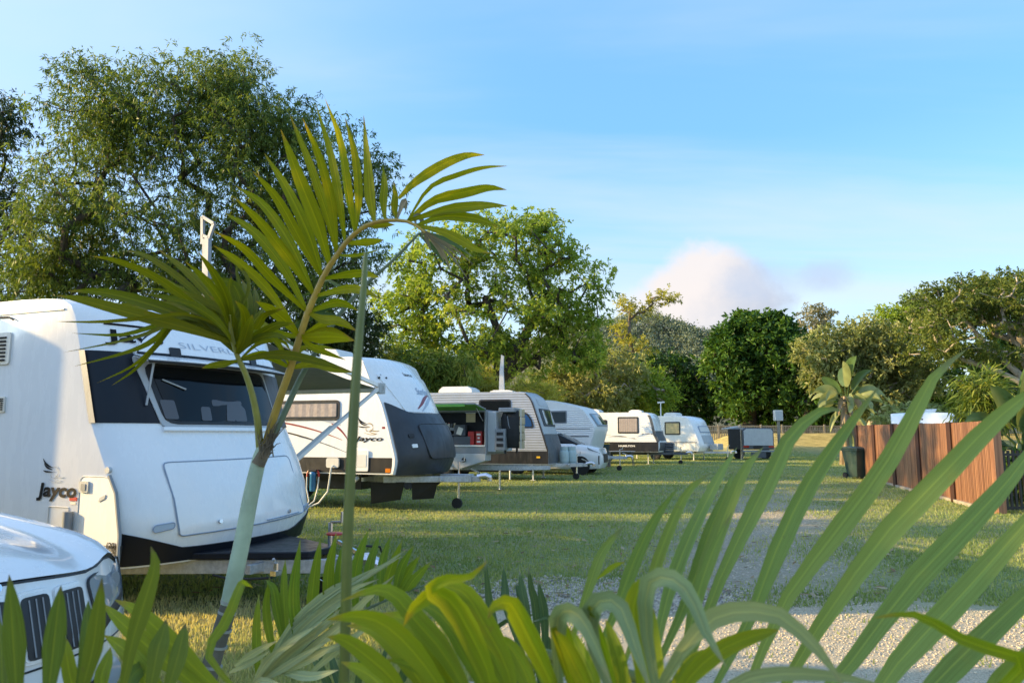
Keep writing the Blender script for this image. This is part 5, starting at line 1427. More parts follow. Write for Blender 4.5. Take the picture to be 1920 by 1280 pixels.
# ------------------------------------------------------------------ far camper trailer seen from behind, its sign post
cp = thing('camper_trailer', 'small camper trailer seen from behind with grey rear panel and dark side flap', 'camper trailer', (15.0, 46, 0), 0)
m = MB()
sh_ = [(-.92, .62), (1.0, .62), (1.0, 1.75), (.9, 1.92), (-.72, 1.95), (-.92, 1.8)]
m.prism([(x, 0, z) for x, z in sh_], (0, 2.9, 0)); m.build('body', dgrey, cp, bevel=.03)
m = MB(); m.prism([(-.84, -.03, .86), (.93, -.03, .86), (.93, -.03, 1.72), (.84, -.03, 1.86), (-.66, -.03, 1.88), (-.84, -.03, 1.75)], (0, .03, 0)); m.build('rear_panel', lgrey, cp, bevel=.01)
for x in (-.72, .82):
    m = MB(); m.box(x - .17, -.05, .74, x + .17, -.02, .84); m.build('tail_lamp', redlens, cp)
m = MB(); m.box(-.28, -.045, .64, .28, -.02, .84); m.build('number_plate', black, cp)
m = MB(); m.box(-.95, -.12, .48, 1.0, .0, .58); m.build('bumper', mgrey, cp)
for x in (-.8, .85):
    wheel_at(cp, x, 1.3, .36, .22); cp.children[-1].rotation_euler = (0, 0, 0)
m = MB(); m.box(-1.75, .1, .62, -1.02, .16, 1.86); fl_ = m.build('side_flap', black, cp, bevel=.01)
m = MB(); m.prism([(-1.78, .08, 1.86), (-.95, .08, 2.0), (-.95, .08, 2.04), (-1.78, .08, 1.90)], (0, 1.4, 0)); m.build('flap_roof', lgrey, cp)
m = MB(); m.tube([(-1.0, .1, 0), (-1.0, .1, 2.1)], .03, 6); m.tube([(-.9, .1, 0), (-.9, .1, 2.05)], .025, 6); m.build('flap_pole', steel, cp)
for y in (-.3,): 
    m = MB(); m.prism([(-.45, -.10, .12), (.45, -.10, .12), (.45, -.10, .46), (-.45, -.10, .46)], (0, .03, 0)); m.build('mud_flap', dgrey, cp)
sg_ = thing('power_box', 'white meter box on a short post behind the far camper trailer', 'meter box', (16.95, 47.8, 0), R(8))
m = MB(); m.beam((0, 0, 0), (0, 0, 2.45), .14, .14); m.build('post', timber, sg_)
m = MB(); m.box(-.26, -.16, 2.40, .26, .14, 3.06); m.build('box', offwhite, sg_, bevel=.015)
m = MB(); m.box(-.22, -.175, 2.45, .22, -.155, 3.0); m.build('box_door', lgrey, sg_, bevel=.006)

# ------------------------------------------------------------------ wheelie bin
bn = thing('wheelie_bin', 'dark green wheelie bin standing at the far end of the brown fence', 'bin', G(1596, 896) + V((.2, 0, 0)), R(20))
m = MB(); m.prism([(-.23, -.26, .07), (.23, -.26, .07), (.23, .22, .07), (-.23, .22, .07)], (0, 0, .001))
vs = [(-.23, -.25, .05), (.23, -.25, .05), (.23, .20, .05), (-.23, .20, .05), (-.29, -.34, 1.0), (.29, -.34, 1.0), (.29, .36, 1.0), (-.29, .36, 1.0)]
m = MB(); m.add(vs, [(3, 2, 1, 0), (4, 5, 6, 7), (0, 1, 5, 4), (1, 2, 6, 5), (2, 3, 7, 6), (3, 0, 4, 7)]); m.build('bin_body', greenp, bn, bevel=.025)
m = MB(); m.box(-.31, -.37, .95, .31, .38, 1.0); m.build('bin_rim', greenp, bn, bevel=.012)
m = MB(); m.prism([(-.31, -.39, 1.0), (-.31, .38, 1.0), (-.31, .38, 1.07), (-.31, .1, 1.10), (-.31, -.36, 1.05)], (.62, 0, 0)); m.build('bin_lid', greenp, bn, bevel=.015)
m = MB(); m.tube([(-.24, .44, 1.0), (.24, .44, 1.0)], .02, 8); m.build('handle', greenp, bn)
for x in (-.27, .27):
    m = MB(); m.tube([(x - .03, .25, .1), (x + .03, .25, .1)], .1, 14); m.build('wheel', rubber, bn, 40)

# ------------------------------------------------------------------ brown timber fence, right
fm = mat('red_brown_timber', (.205, .098, .055), .5, var=.28, vs=5, bump=.3, bs=35, dirt=.2, dirtcol=(.10, .045, .025), coat=.1)
_nt = NT(fm.node_tree); _tc = _nt.n('ShaderNodeTexCoord').outputs['Object']
_g = _nt.noise(_nt.mapping(_tc, (11, 11, .35)), 1.0, 6, .65)
_nt.set(fm.node_tree.nodes['Principled BSDF'].inputs['Base Color'], _nt.mix(_nt.sstep(_g, .32, .68), (.15, .068, .038), (.34, .17, .09)))
fm2 = mat('shaded_brown_timber', (.045, .018, .012), .5, var=.2, vs=6, bump=.3, bs=35)  # darkened timber: the shadow on the posts is put into the colour
PY = [27.2, 24.6, 22.2, 19.7, 17.2, 14.7]
pp = [V((5.83 + .246 * y, y, 0)) for y in PY]
fe = thing('timber_fence', 'reddish brown vertical slat fence with dark posts along the right side', 'fence', pp[-1])
fe.rotation_euler = (0, 0, 0); o_ = pp[-1]
hts = [1.83, 1.82, 1.81, 1.79, 1.77, 1.78]
rd_ = random.Random(9)
for i, p in enumerate(pp):
    m = MB(); q = p - o_
    m.box(q.x - .10, q.y - .075, -.05, q.x + .06, q.y + .075, hts[i] + .02); m.build('post', fm if i == 5 else fm2, fe, bevel=.006)
for i in range(5):
    a, b_ = pp[i] - o_, pp[i + 1] - o_; dv = (b_ - a); ln = dv.length; dv.normalize(); nv = V((-dv.y, dv.x, 0))
    if nv.x > 0: nv = -nv
    m = MB(); k = int((ln - .16) / .082)
    for j in range(k):
        c_ = a + dv * (.11 + j * .082) + nv * (.02 + rd_.uniform(-.002, .002)); h_ = hts[i] * (1 - j / k) + hts[i + 1] * j / k + rd_.uniform(-.004, .004)
        m.beam(c_ + V((0, 0, .06)), c_ + V((0, 0, h_)), .058, .026, up=nv)
    tag(m.build('slat_panel', fm, fe), kind='stuff')
    m = MB()
    for z in (.35, 1.45): m.beam(a - nv * .03 + V((0, 0, z)), b_ - nv * .03 + V((0, 0, z)), .04, .07)
    m.build('rail', fm2, fe)
    m = MB(); m.beam(a + nv * .03 + V((0, 0, .01)), b_ + nv * .03 + V((0, 0, .01)), .12, .10); m.build('kerb_edge', mat('fence_kerb', (.32, .28, .22), .9, var=.2) if 'fence_kerb' not in MT else MT['fence_kerb'], fe)
mf = thing('picket_fence', 'black metal picket fence joining the end of the brown timber fence', 'fence', pp[-1] + V((.10, .02, 0)), R(12))
m = MB(); m.beam((0, 0, .10), (4.2, 0, .10), .04, .05); m.beam((0, 0, 1.12), (4.2, 0, 1.12), .04, .05); m.build('rail', black, mf)
for i in range(38):
    m = MB(); m.box(.04 + i * .11 - .025, -.012, .06, .04 + i * .11 + .025, .012, 1.2)
    if i == 0: pk0 = m.build('picket', black, mf)
    else: share(pk0, mf, (i * .11, 0, 0))
# ------------------------------------------------------------------ far timber fence on the bank
ff_ = thing('paling_fence', 'low grey weathered timber fence with rails along the far bank', 'fence', (17.5, 71.0, 0))
xs_ = np.arange(17.5, 36, .16)
m = MB()
for i, x in enumerate(xs_):
    g = float(gz(x, 71.0)); tz = 2.34 + .03 * math.sin(i * 1.7)
    m.box(x - 17.5 - .05, -.01, g - .1, x - 17.5 + .05, .012, tz)
tag(m.build('palings', timber, ff_), kind='stuff')
for x in np.arange(17.5, 36, 2.0):
    g = float(gz(x, 71.0)); m = MB(); m.box(x - 17.5 - .08, -.12, g - .1, x - 17.5 + .08, -.02, 2.48); m.build('post', timber, ff_)
m = MB()
for z in (2.28, 1.85): m.box(-.1, -.06, z, 18.5, -.012, z + .1)
m.build('rail', timber, ff_)

# ------------------------------------------------------------------ banana-leaved plants
def paddle(root, base, tip_dir, stem, L, W, mt, droop, rg, name='leaf'):
    """a long stalk and one big paddle leaf folded along its midrib"""
    d_ = V(tip_dir).normalized(); b_ = V(base)
    e = b_ + d_ * stem
    m = MB(); m.tube([b_, b_.lerp(e, .5) + V((0, 0, .03)), e], [.035, .028, .018], 6)
    side = d_.cross(V((rg.uniform(-1, 1), rg.uniform(-1, 1), .25))).normalized()
    rows = []; p = V(e); dd = V(d_); n = 9
    for i in range(n + 1):
        t_ = i / n; w_ = W * (math.sin(math.pi * min(1, .06 + .94 * t_)) ** .55) * (1 if t_ < .97 else .25)
        nn = side.cross(dd).normalized()
        rows.append([p - side * w_ / 2 + nn * w_ * .22, p - side * w_ / 4 + nn * w_ * .07, p, p + side * w_ / 4 + nn * w_ * .07, p + side * w_ / 2 + nn * w_ * .22])
        dd = (dd + V((0, 0, -droop / n * (1 + 2 * t_)))).normalized(); p = p + dd * L / n
    s_ = m.build('stalk', MT['paddle_leaf'], root, 60)
    m = MB(); m.grid(rows); m.build(name, mt, s_, 60)
def paddlemat(name, rgb, tcol):
    m = mat(name, rgb, .35, var=.25, vs=3, bump=.2, bs=30)
    nt = m.node_tree; t = NT(nt); b = nt.nodes['Principled BSDF']
    tr = t.n('ShaderNodeBsdfTranslucent'); tr.inputs[0].default_value = (*tcol, 1)
    mx = t.n('ShaderNodeMixShader'); mx.inputs[0].default_value = .35
    nt.links.new(b.outputs[0], mx.inputs[1]); nt.links.new(tr.outputs[0], mx.inputs[2]); nt.links.new(mx.outputs[0], nt.nodes['Material Output'].inputs[0])
    return m
pl = paddlemat('paddle_leaf', (.085, .15, .05), (.18, .22, .05)); pl2 = paddlemat('paddle_leaf_pale', (.26, .30, .12), (.36, .38, .12)); dead = paddlemat('dead_paddle_leaf', (.32, .24, .14), (.25, .18, .10))
rg = random.Random(4)
bp_ = thing('banana_leaf_plant', 'tall banana-leaved plant with dead hanging leaves behind the far end of the brown fence', 'plant', V((P(1592, 845, 38).x, 38, 0)))
bp_.scale = (1.32, 1.32, 1.32)
for i in range(5):
    a = i * 1.3; m = MB(); m.tube([(.25 * math.cos(a), .25 * math.sin(a), -.05), (.18 * math.cos(a), .18 * math.sin(a), 1.2), (.12 * math.cos(a), .12 * math.sin(a), 2.6)], [.13, .11, .07], 8); m.build('stem', MT['dead_paddle_leaf'], bp_, 60)
for dx_, dz_, st_, L_, W_, mt_ in ((.02, 1, .9, 1.15, .62, pl), (.35, 1, .6, 1.1, .5, pl), (-.75, .75, .5, 1.1, .5, pl2), (-1, .4, .6, 1.1, .5, pl2), (.9, .7, .6, 1.1, .5, pl2), (1, .25, .5, 1.0, .45, pl2), (-.5, 1, .5, .9, .45, pl), (-1, .05, .5, 1.0, .45, pl2), (.7, .9, .45, .8, .4, pl)):
    paddle(bp_, (0, 0, 2.3), (dx_, rg.uniform(-.6, .3), dz_), st_, L_, W_, mt_, .5 if dz_ > .9 else 1.1, rg)
for dx_, dy_, dz_, st_, L_, W_, mt_ in ((-.15, -.3, 1, .7, 1.1, .5, pl2), (.15, .4, 1, .8, 1.0, .5, pl), (-.9, -.6, .55, .6, 1.0, .5, pl2), (.75, -.7, .5, .6, 1.0, .5, pl2), (-.6, .5, .6, .6, 1.0, .45, pl2), (.3, -.9, .35, .5, .9, .45, pl2), (-.35, -.9, .2, .5, .9, .45, pl2), (.95, .2, .75, .7, 1.1, .5, pl2)):
    paddle(bp_, (0, 0, 2.3), (dx_, dy_, dz_), st_, L_, W_, mt_, .5 if dz_ > .9 else 1.1, rg)
for i in range(16):
    paddle(bp_, (0, 0, 2.5 - .07 * i), (rg.uniform(-1, 1), rg.uniform(-1, .2), .25 - .07 * i), .3, .95, .26, dead if i % 3 else pl2, 1.5, rg, 'dead_leaf' if i % 3 else 'leaf')
bq = thing('banana_leaf_plant', 'large banana-leaved plant with big pale leaf at the right edge behind the black picket fence', 'plant', V((P(1898, 850, 17.4).x + .25, 17.4, 0)))
bq.scale = (1.08, 1.08, 1.08)
for i in range(4):
    a = i * 1.7; m = MB(); m.tube([(.3 * math.cos(a), .3 * math.sin(a), -.05), (.2 * math.cos(a), .2 * math.sin(a), .6), (.1 * math.cos(a), .1 * math.sin(a), 1.2)], [.11, .09, .06], 8); m.build('stem', MT['paddle_leaf_pale'], bq, 60)
for dx_, dy_, dz_, st_, L_, W_, mt_, dr_ in ((.05, -.1, 1, .7, 1.2, .55, pl, .3), (.3, -.2, 1, .9, 1.2, .55, pl2, .5), (-.45, -.2, 1, .6, 1.1, .5, pl, .35), (-.8, -.1, .8, .6, 1.0, .45, pl, .7), (-.9, .3, .45, .5, 1.0, .45, pl, .8), (.8, -.2, .8, .6, 1.1, .5, pl, .7), (-.2, -.4, 1, .5, .9, .45, pl, .6), (-.6, .3, .9, .5, 1.0, .45, pl, .6), (.5, .4, .9, .7, 1.1, .5, pl, .5), (-.8, .4, .3, .3, .8, .4, pl, .9), (.6, -.5, .4, .4, .9, .4, pl, .9)):
    paddle(bq, (0, 0, 1.0), (dx_, dy_, dz_), st_, L_, W_, mt_, dr_, rg)
fp = tree('yellow_palm_bush', 'bright feathery palm shrub left of the large banana-leaved plant', 'bush', V((P(1840, 812, 18).x, 18, 0)), V((P(1840, 812, 18).x, 18, 1.2)), .06,
     [(P(1835, 735, 18), .35, .3, .35, 14), (P(1850, 770, 18), .45, .35, .25, 14)], 60, .40, .035, lf_reed, bark, spread=.28, droop=.5, seed=61, tintbias=-.1)
tree('low_shrub', 'dark leafy shrub below the large banana-leaved plant', 'bush', V((P(1930, 900, 16.6).x, 16.6, 0)), V((P(1930, 900, 16.6).x, 16.6, .3)), .04,
     [(V((P(1930, 900, 16.6).x + .1, 16.6, .6)), .45, .3, .4, 18)], 55, .22, .09, lf_mango, bark, spread=.25, droop=.2, seed=62)
tree('low_shrub', 'dark shrubs hiding the foot of the banana-leaved plant by the brown fence', 'bush', V((P(1650, 800, 31).x, 31, 0)), V((P(1650, 800, 31).x, 31, .6)), .06,
     [(P(1690, 790, 31), .8, .5, .5, 22), (P(1735, 785, 31), .7, .5, .5, 18)], 60, .28, .11, lf_olive, bark, spread=.35, droop=.2, seed=63)

# ------------------------------------------------------------------ foreground palms
pm_a = palmmat('palm_leaflet_olive', (.16, .20, .010), trans=.62, tcol=(1.9, 1.6, .15))
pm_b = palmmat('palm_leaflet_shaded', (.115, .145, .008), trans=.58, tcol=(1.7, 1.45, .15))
pm_e = palmmat('palm_leaflet_blue_green', (.17, .265, .08), tip=(.20, .21, .10), trans=.30, tcol=(1.2, 1.25, .35))
pm_f = palmmat('palm_leaflet_yellow_green', (.18, .265, .02), tip=(.30, .24, .05), trans=.55, tcol=(1.7, 1.45, .1))
pm_g = palmmat('palm_leaflet_mid_green', (.120, .175, .028), tip=(.16, .12, .06), trans=.35, tcol=(1.3, 1.3, .3))
pm_h = palmmat('palm_leaflet_fresh', (.150, .230, .032), tip=(.26, .27, .10), trans=.42, tcol=(1.3, 1.3, .35))
pm_p = palmmat('palm_leaflet_sky_sheen', (.36, .43, .25), tip=(.34, .33, .2), trans=.25, tcol=(1.0, 1.05, .7))  # pale tone carries the sky reflection these leaflets catch
pm_q = palmmat('palm_leaflet_grey_green', (.20, .27, .13), tip=(.28, .27, .12), trans=.25, tcol=(1.1, 1.15, .5))
pm_d = palmmat('palm_leaflet_dark', (.065, .12, .05), tip=(.3, .3, .2), trans=.22, tcol=(1.0, 1.15, .5))
pm_dry = palmmat('palm_leaflet_dry', (.20, .20, .15), tip=(.3, .27, .2), trans=.3, tcol=(1, 1, .8))
stalk_o = mat('orange_stalk', (.36, .235, .03), .4, var=.25, vs=8)
stalk_y = mat('yellow_green_stalk', (.26, .25, .05), .4, var=.2, vs=8)
stalk_g = mat('green_stalk', (.105, .13, .022), .4, var=.2, vs=8)
stalk_d = mat('grey_green_stalk', (.10, .14, .075), .45, var=.2, vs=8)
shaft = mat('pale_crownshaft', (.36, .44, .30), .45, var=.22, vs=5, bump=.1, bs=40, dirt=.35, dirtcol=(.16, .17, .12))
ptrunk = mat('ringed_palm_trunk', (.115, .105, .075), .8, var=.3, vs=9, bump=.5, bs=40)
ringm = mat('pale_leaf_scar', (.30, .30, .25), .8, var=.2, vs=20)
fibre = mat('brown_fibre', (.14, .11, .07), .9, var=.4, vs=15)
prd = random.Random(77)

def spline(pts, n):
    pts = [V(p) for p in pts]
    if len(pts) == 2: return [pts[0].lerp(pts[1], i / n) for i in range(n + 1)]
    q = [pts[0] * 2 - pts[1]] + pts + [pts[-1] * 2 - pts[-2]]
    seg = len(pts) - 1; out = []
    for i in range(n + 1):
        t_ = i / n * seg; k = min(int(t_), seg - 1); u = t_ - k
        a, b_, c_, e = q[k:k + 4]
        out.append(.5 * ((2 * b_) + (c_ - a) * u + (2 * a - 5 * b_ + 4 * c_ - e) * u * u + (3 * b_ - a - 3 * c_ + e) * u ** 3))
    return out
def leaflet(parent, pts, width, mt, fold=.30, roll=None, n=11, name='leaflet', blunt=.0):
    """one leaflet: a pointed strip folded along its midrib, running base -> tip"""
    c_ = spline(pts, n)
    roll = prd.uniform(-.6, .6) if roll is None else roll
    vs, al, ac = [], [], []
    tw = prd.uniform(-.35, .35)
    for i, p in enumerate(c_):
        t_ = i / n
        d_ = (c_[min(i + 1, n)] - c_[max(i - 1, 0)]).normalized()
        vw = (V((0, 0, CAM_H)) - p).normalized()
        s_ = d_.cross(vw)
        if s_.length < .05: s_ = V((1, 0, 0))
        s_.normalize(); nn = s_.cross(d_)
        a = roll + tw * t_
        s2 = s_ * math.cos(a) + nn * math.sin(a); n2 = nn * math.cos(a) - s_ * math.sin(a)
        w_ = width * .5 * (min(1, .28 + 2.0 * t_) * max(0.0, 1 - max(0, (t_ - .35) / .65) ** 2.2)) 
        w_ = max(w_, width * .012)
        vs += [p - s2 * w_ + n2 * w_ * fold, p - s2 * w_ * .06, p + s2 * w_ + n2 * w_ * fold]
        al += [t_] * 3; ac += [-1, 0, 1]
    fs = []
    for i in range(n):
        for j in (0, 1): fs.append((i * 3 + j, i * 3 + j + 1, i * 3 + j + 4, i * 3 + j + 3))
    me = bpy.data.meshes.new(name); me.from_pydata([tuple(v) for v in vs], [], fs)
    for nm, val in (('along', al), ('across', ac)):
        at = me.attributes.new(nm, 'FLOAT', 'POINT'); at.data.foreach_set('value', val)
    me.update()
    return mesh_ob(name, me, mt, parent, 60)
def frond(root, rach, dep, rad, mt, lf, lmat, jit=.12, taper=.35, roll=None, fold=.30):
    """rach: [(px, py)], dep: distance or (base, tip) distance; lf: [(width px, [(px, py) ...base->tip], tip distance offset)]"""
    d0, d1 = dep if isinstance(dep, tuple) else (dep, dep)
    n = len(rach)
    pts = [P(x, y, d0 + (d1 - d0) * i / max(1, n - 1)) for i, (x, y) in enumerate(rach)]
    c_ = spline(pts, 18)
    m = MB(); m.tube(c_, [rad * (1 - (1 - taper) * i / 18) for i in range(19)], 8)
    fr = m.build('frond', mt, root, 60)
    arr = [(p, d0 + (d1 - d0) * i / 18) for i, p in enumerate(c_)]
    for item in lf:
        wpx, pp_ = item[0], item[1]; off = item[2] if len(item) > 2 else prd.uniform(-jit, jit); mm = item[3] if len(item) > 3 else lmat
        # distance at the base = distance of the rachis there
        b0 = pp_[0]
        best = min(arr, key=lambda q: (q[0] - P(b0[0], b0[1], q[1])).length)
        k = len(pp_) - 1
        if (best[0] - P(b0[0], b0[1], best[1])).length < .03 * best[1]:
            w3 = [best[0]] + [P(x, y, best[1] + off * ((i + 1) / k)) for i, (x, y) in enumerate(pp_[1:])]
        else:
            w3 = [P(x, y, best[1] + off * (i / k)) for i, (x, y) in enumerate(pp_)]
        leaflet(fr, w3, wpx * best[1] / FPX, mm, roll=roll if roll is None else prd.uniform(-roll, roll), fold=fold)
    return fr
def petiole(root, pts, r, mt):
    m = MB(); m.tube(spline(pts, 10), r, 8); return m.build('petiole', mt, root, 60)
def zf(f, ox, oy): return lambda *z: [(ox + z[i] / f, oy + z[i + 1] / f) for i in range(0, len(z), 2)]

# ---- the young palm with the ringed trunk
D1 = 3.1
base = P(345, 1492, D1); base.z = 0
yp = thing('young_palm', 'young palm with ringed trunk and orange stalked frond in front of the nearest caravan', 'palm tree', base)
def loc_(root): 
    return -V(root.location)
def shift(root):
    """children are written in world coordinates: bring them into the frame of the thing"""
    off = -V(root.location)
    for o in root.children_recursive:
        if o.type == 'MESH' and not o.get('_sh'):
            for v in o.data.vertices: v.co += off
m = MB()
tp = spline([P(345, 1495, D1), P(385, 1290, D1), P(410, 1200, D1), (P(430, 1132, D1))], 10)
m.tube(tp, [0.0496, 0.0448, 0.0408, 0.0384, 0.0368, 0.0352, 0.0348, 0.0344, 0.0340, 0.0336, 0.0332], 16); m.build('trunk', ptrunk, yp, 60)
for (x, y, r_) in ((398, 1250, 0.0377), (408, 1213, 0.0369), (417, 1182, 0.0360), (425, 1150, 0.0352), (430, 1130, 0.0348)):
    p = P(x, y, D1); q = P(x + 2.2, y - 7, D1); dv = (P(430, 1130, D1) - P(398, 1250, D1)).normalized()
    m = MB(); m.tube([p, p + dv * .010], r_, 16); m.build('leaf_scar', ringm, yp, 40)
cs = spline([P(430, 1132, D1), P(440, 1080, D1), P(455, 1010, D1), P(470, 930, D1), P(484, 868, D1), P(492, 838, D1)], 14)
m = MB(); m.tube(cs, [0.0340, 0.0336, 0.0334, 0.0332, 0.0328, 0.0324, 0.0320, 0.0316, 0.0312, 0.0304, 0.0296, 0.0288, 0.0272, 0.0248, 0.0208], 18); m.build('crownshaft', shaft, yp, 60)
m = MB()
for i in range(26):
    a = P(498 + prd.uniform(-12, 18), 860 - prd.uniform(0, 30), D1 - .04); b_ = a + V((prd.uniform(-.02, .07), prd.uniform(-.04, .02), prd.uniform(.02, .12)))
    m.tube([a, a.lerp(b_, .5) + V((prd.uniform(-.01, .01), 0, .01)), b_], [.003, .002, .001], 4)
m.tube([P(484, 870, D1 - .01), P(500, 840, D1 - .01), P(515, 812, D1 - .01)], [0.0288, 0.0224, 0.0080], 10)
m.build('leaf_sheath_fibre', fibre, yp, 60)
# frond A: the tall orange-stalked one
zA = zf(2.909, 400, 180); z6 = zf(3.048, 460, 440)
rA = [(497, 838), (520, 760), (545, 690), (570, 605), (590, 555), (612, 508), (632, 478), (656, 446), (685, 424), (712, 415), (744, 413), (772, 418), (797, 436)]
LA = []
for wz, zs in (
    (54, (440, 1240, 300, 1060, 130, 900, 0, 815)), (58, (470, 1190, 330, 1000, 170, 830, 0, 735)), (62, (505, 1130, 380, 930, 220, 740, 58, 635)), (62, (530, 1085, 410, 880, 260, 690, 108, 545)),
    (62, (552, 1040, 430, 820, 280, 600, 122, 490)), (62, (575, 1000, 480, 790, 350, 560, 215, 410)), (66, (605, 960, 520, 750, 400, 500, 278, 312)), (84, (645, 900, 570, 700, 470, 450, 368, 183)),
    (54, (670, 875, 620, 640, 520, 350, 415, 98)), (54, (692, 845, 650, 600, 580, 340, 488, 122)), (60, (722, 805, 690, 560, 640, 300, 558, 45)), (60, (748, 775, 735, 540, 690, 250, 610, 18)),
    (56, (788, 725, 790, 540, 770, 320, 718, 118)), (70, (860, 705, 860, 560, 845, 380, 820, 105)), (50, (918, 690, 930, 580, 935, 480, 925, 385)), (46, (970, 690, 985, 610, 990, 540, 985, 470)),
    (60, (1010, 560, 1100, 470, 1250, 375, 1380, 325, 1480, 322)), (30, (1055, 575, 1180, 500, 1350, 425, 1480, 390, 1605, 382)), (62, (1060, 625, 1200, 570, 1380, 525, 1500, 500, 1600, 512)),
    (60, (1085, 655, 1250, 625, 1400, 605, 1500, 598, 1605, 600)), (56, (1120, 672, 1250, 658, 1400, 665, 1480, 685, 1550, 715)), (52, (1140, 700, 1250, 740, 1350, 790, 1430, 835, 1510, 858))):
    LA.append((wz / 2.909 * .98, zA(*zs)))
LA += [(16, zA(840, 728, 900, 705, 990, 702)), (15, zA(770, 830, 850, 795, 930, 785)), (7, zA(690, 905, 780, 870, 905, 838)), (16, zA(705, 1005, 800, 965, 910, 990)), (18, zA(600, 1100, 720, 1055, 820, 1065, 905, 1105)),
       (17, zA(560, 1170, 650, 1130, 720, 1135, 790, 1170)), (19, zA(500, 1240, 600, 1220, 690, 1228, 780, 1280)),
       (18, z6(330, 545, 480, 490, 560, 505, 630, 548)), (24, z6(300, 620, 420, 585, 520, 585, 628, 605)), (17, z6(330, 590, 420, 560, 500, 550, 620, 600)),
       (22, z6(270, 690, 400, 735, 500, 765, 620, 787)), (14, z6(290, 640, 380, 640, 450, 670, 575, 715)), (11, z6(240, 700, 320, 655, 420, 640, 520, 655)),
       (20, z6(240, 660, 160, 560, 100, 520, 20, 490)), (22, z6(290, 560, 230, 490, 140, 420, 60, 380)), (18, z6(215, 720, 130, 690, 60, 685, -20, 700)), (14, z6(235, 680, 170, 600, 80, 560, 30, 555))]
# dry and drooping leaflets at the bent end
for wz, zs in ((34, (1010, 690, 1030, 600, 1045, 570, 1050, 640)), (30, (1090, 700, 1100, 660, 1130, 660, 1140, 720, 1135, 790)), (26, (1150, 740, 1165, 780, 1190, 850)), (24, (1170, 745, 1220, 820, 1260, 905)), (22, (1165, 740, 1240, 830, 1300, 960)),
               (16, (1160, 735, 1280, 850, 1390, 1000)), (14, (1150, 725, 1300, 820, 1420, 920)), (20, (1130, 710, 1250, 800, 1340, 880))):
    LA.append((wz / 2.909, zA(*zs), .05, pm_dry))
frond(yp, rA, (D1, 2.9), .0175, stalk_o, LA, pm_a, jit=.22, taper=.3, roll=.5)
# frond B: foreshortened, dark, arching towards the left
zB = zf(3.048, 60, 380); zB5 = zf(4.267, 60, 440)
rB = [(487, 838), (483, 790), (473, 740), (460, 700), (447, 672), (438, 645), (432, 615), (430, 590)]
LB = []
for wpx, zs in (
    (26, (1130, 800, 900, 720, 600, 640, 300, 560, 140, 530)), (25, (1140, 760, 900, 660, 650, 570, 400, 510, 200, 505)), (9, (1110, 740, 900, 640, 700, 655, 400, 680, 140, 679)), (11, (1130, 800, 900, 650, 700, 705, 500, 755, 230, 745)),
    (13, (1140, 820, 890, 655, 690, 740, 500, 795, 180, 855)), (12, (1150, 830, 880, 660, 690, 790, 540, 855, 240, 935)), (9, (1150, 830, 870, 665, 680, 840, 560, 940, 370, 1030)), (10, (1150, 830, 870, 670, 700, 830, 590, 950, 455, 1045)),
    (16, (1120, 770, 950, 600, 700, 420, 480, 330, 340, 305)), (16, (1130, 760, 980, 560, 800, 400, 640, 300, 540, 275)), (20, (1140, 740, 1020, 540, 880, 390, 720, 265)), (17, (1140, 730, 1080, 560, 980, 430, 880, 340)),
    (19, (1160, 720, 1120, 560, 1040, 400, 945, 278)), (20, (1170, 800, 1130, 650, 980, 560, 830, 500)), (20, (1165, 780, 1000, 640, 850, 560, 640, 520)), (22, (1170, 760, 1160, 640, 1130, 500, 1140, 420)),
    (22, (1190, 780, 1200, 640, 1180, 520, 1120, 450, 970, 445)), (20, (1190, 800, 1240, 660, 1280, 560, 1270, 480)), (18, (1180, 820, 1060, 700, 900, 660, 780, 620)), (20, (1180, 860, 1230, 740, 1300, 640, 1330, 600)),
    (22, (1200, 880, 1400, 870, 1600, 900, 1840, 970)), (10, (1190, 880, 1300, 800, 1430, 790, 1480, 850)), (16, (1180, 850, 1280, 780, 1400, 760, 1480, 800)), (14, (1175, 890, 1100, 920, 1020, 930, 970, 945)),
    (18, (1170, 830, 1150, 700, 1100, 600, 1010, 530)), (20, (1190, 840, 1220, 720, 1210, 620, 1160, 560)), (18, (1175, 820, 1080, 740, 960, 690, 850, 680)), (16, (1180, 850, 1290, 700, 1330, 640, 1450, 600)),
    (20, (1160, 800, 1060, 680, 900, 580, 700, 540)), (12, (1150, 780, 1000, 700, 950, 740, 860, 680)), (24, (1175, 880, 1210, 800, 1240, 700, 1260, 640)), (24, (1165, 870, 1150, 780, 1130, 690, 1090, 620)),
    (14, (1180, 840, 1100, 720, 1000, 670, 880, 690, 960, 745)), (24, (1150, 740, 950, 620, 700, 590, 480, 600, 420, 580)), (20, (1160, 760, 1000, 600, 860, 500, 740, 420)), (22, (1175, 790, 1140, 620, 1060, 500, 1000, 420)), (22, (1185, 800, 1230, 640, 1230, 520, 1200, 440)), (20, (1180, 830, 1290, 760, 1400, 700, 1500, 690)), (18, (1170, 860, 1060, 760, 980, 690, 900, 640)), (9, (1120, 740, 900, 560, 760, 500, 620, 490)), (9, (1190, 700, 1240, 500, 1200, 380, 1080, 300)), (10, (1200, 690, 1190, 520, 1170, 400, 1180, 300))):
    LB.append((wpx * .92, zB(*zs)))
frond(yp, rB, (D1, 2.85), .0165, stalk_y, LB, pm_b, jit=.35, taper=.4, roll=.7)
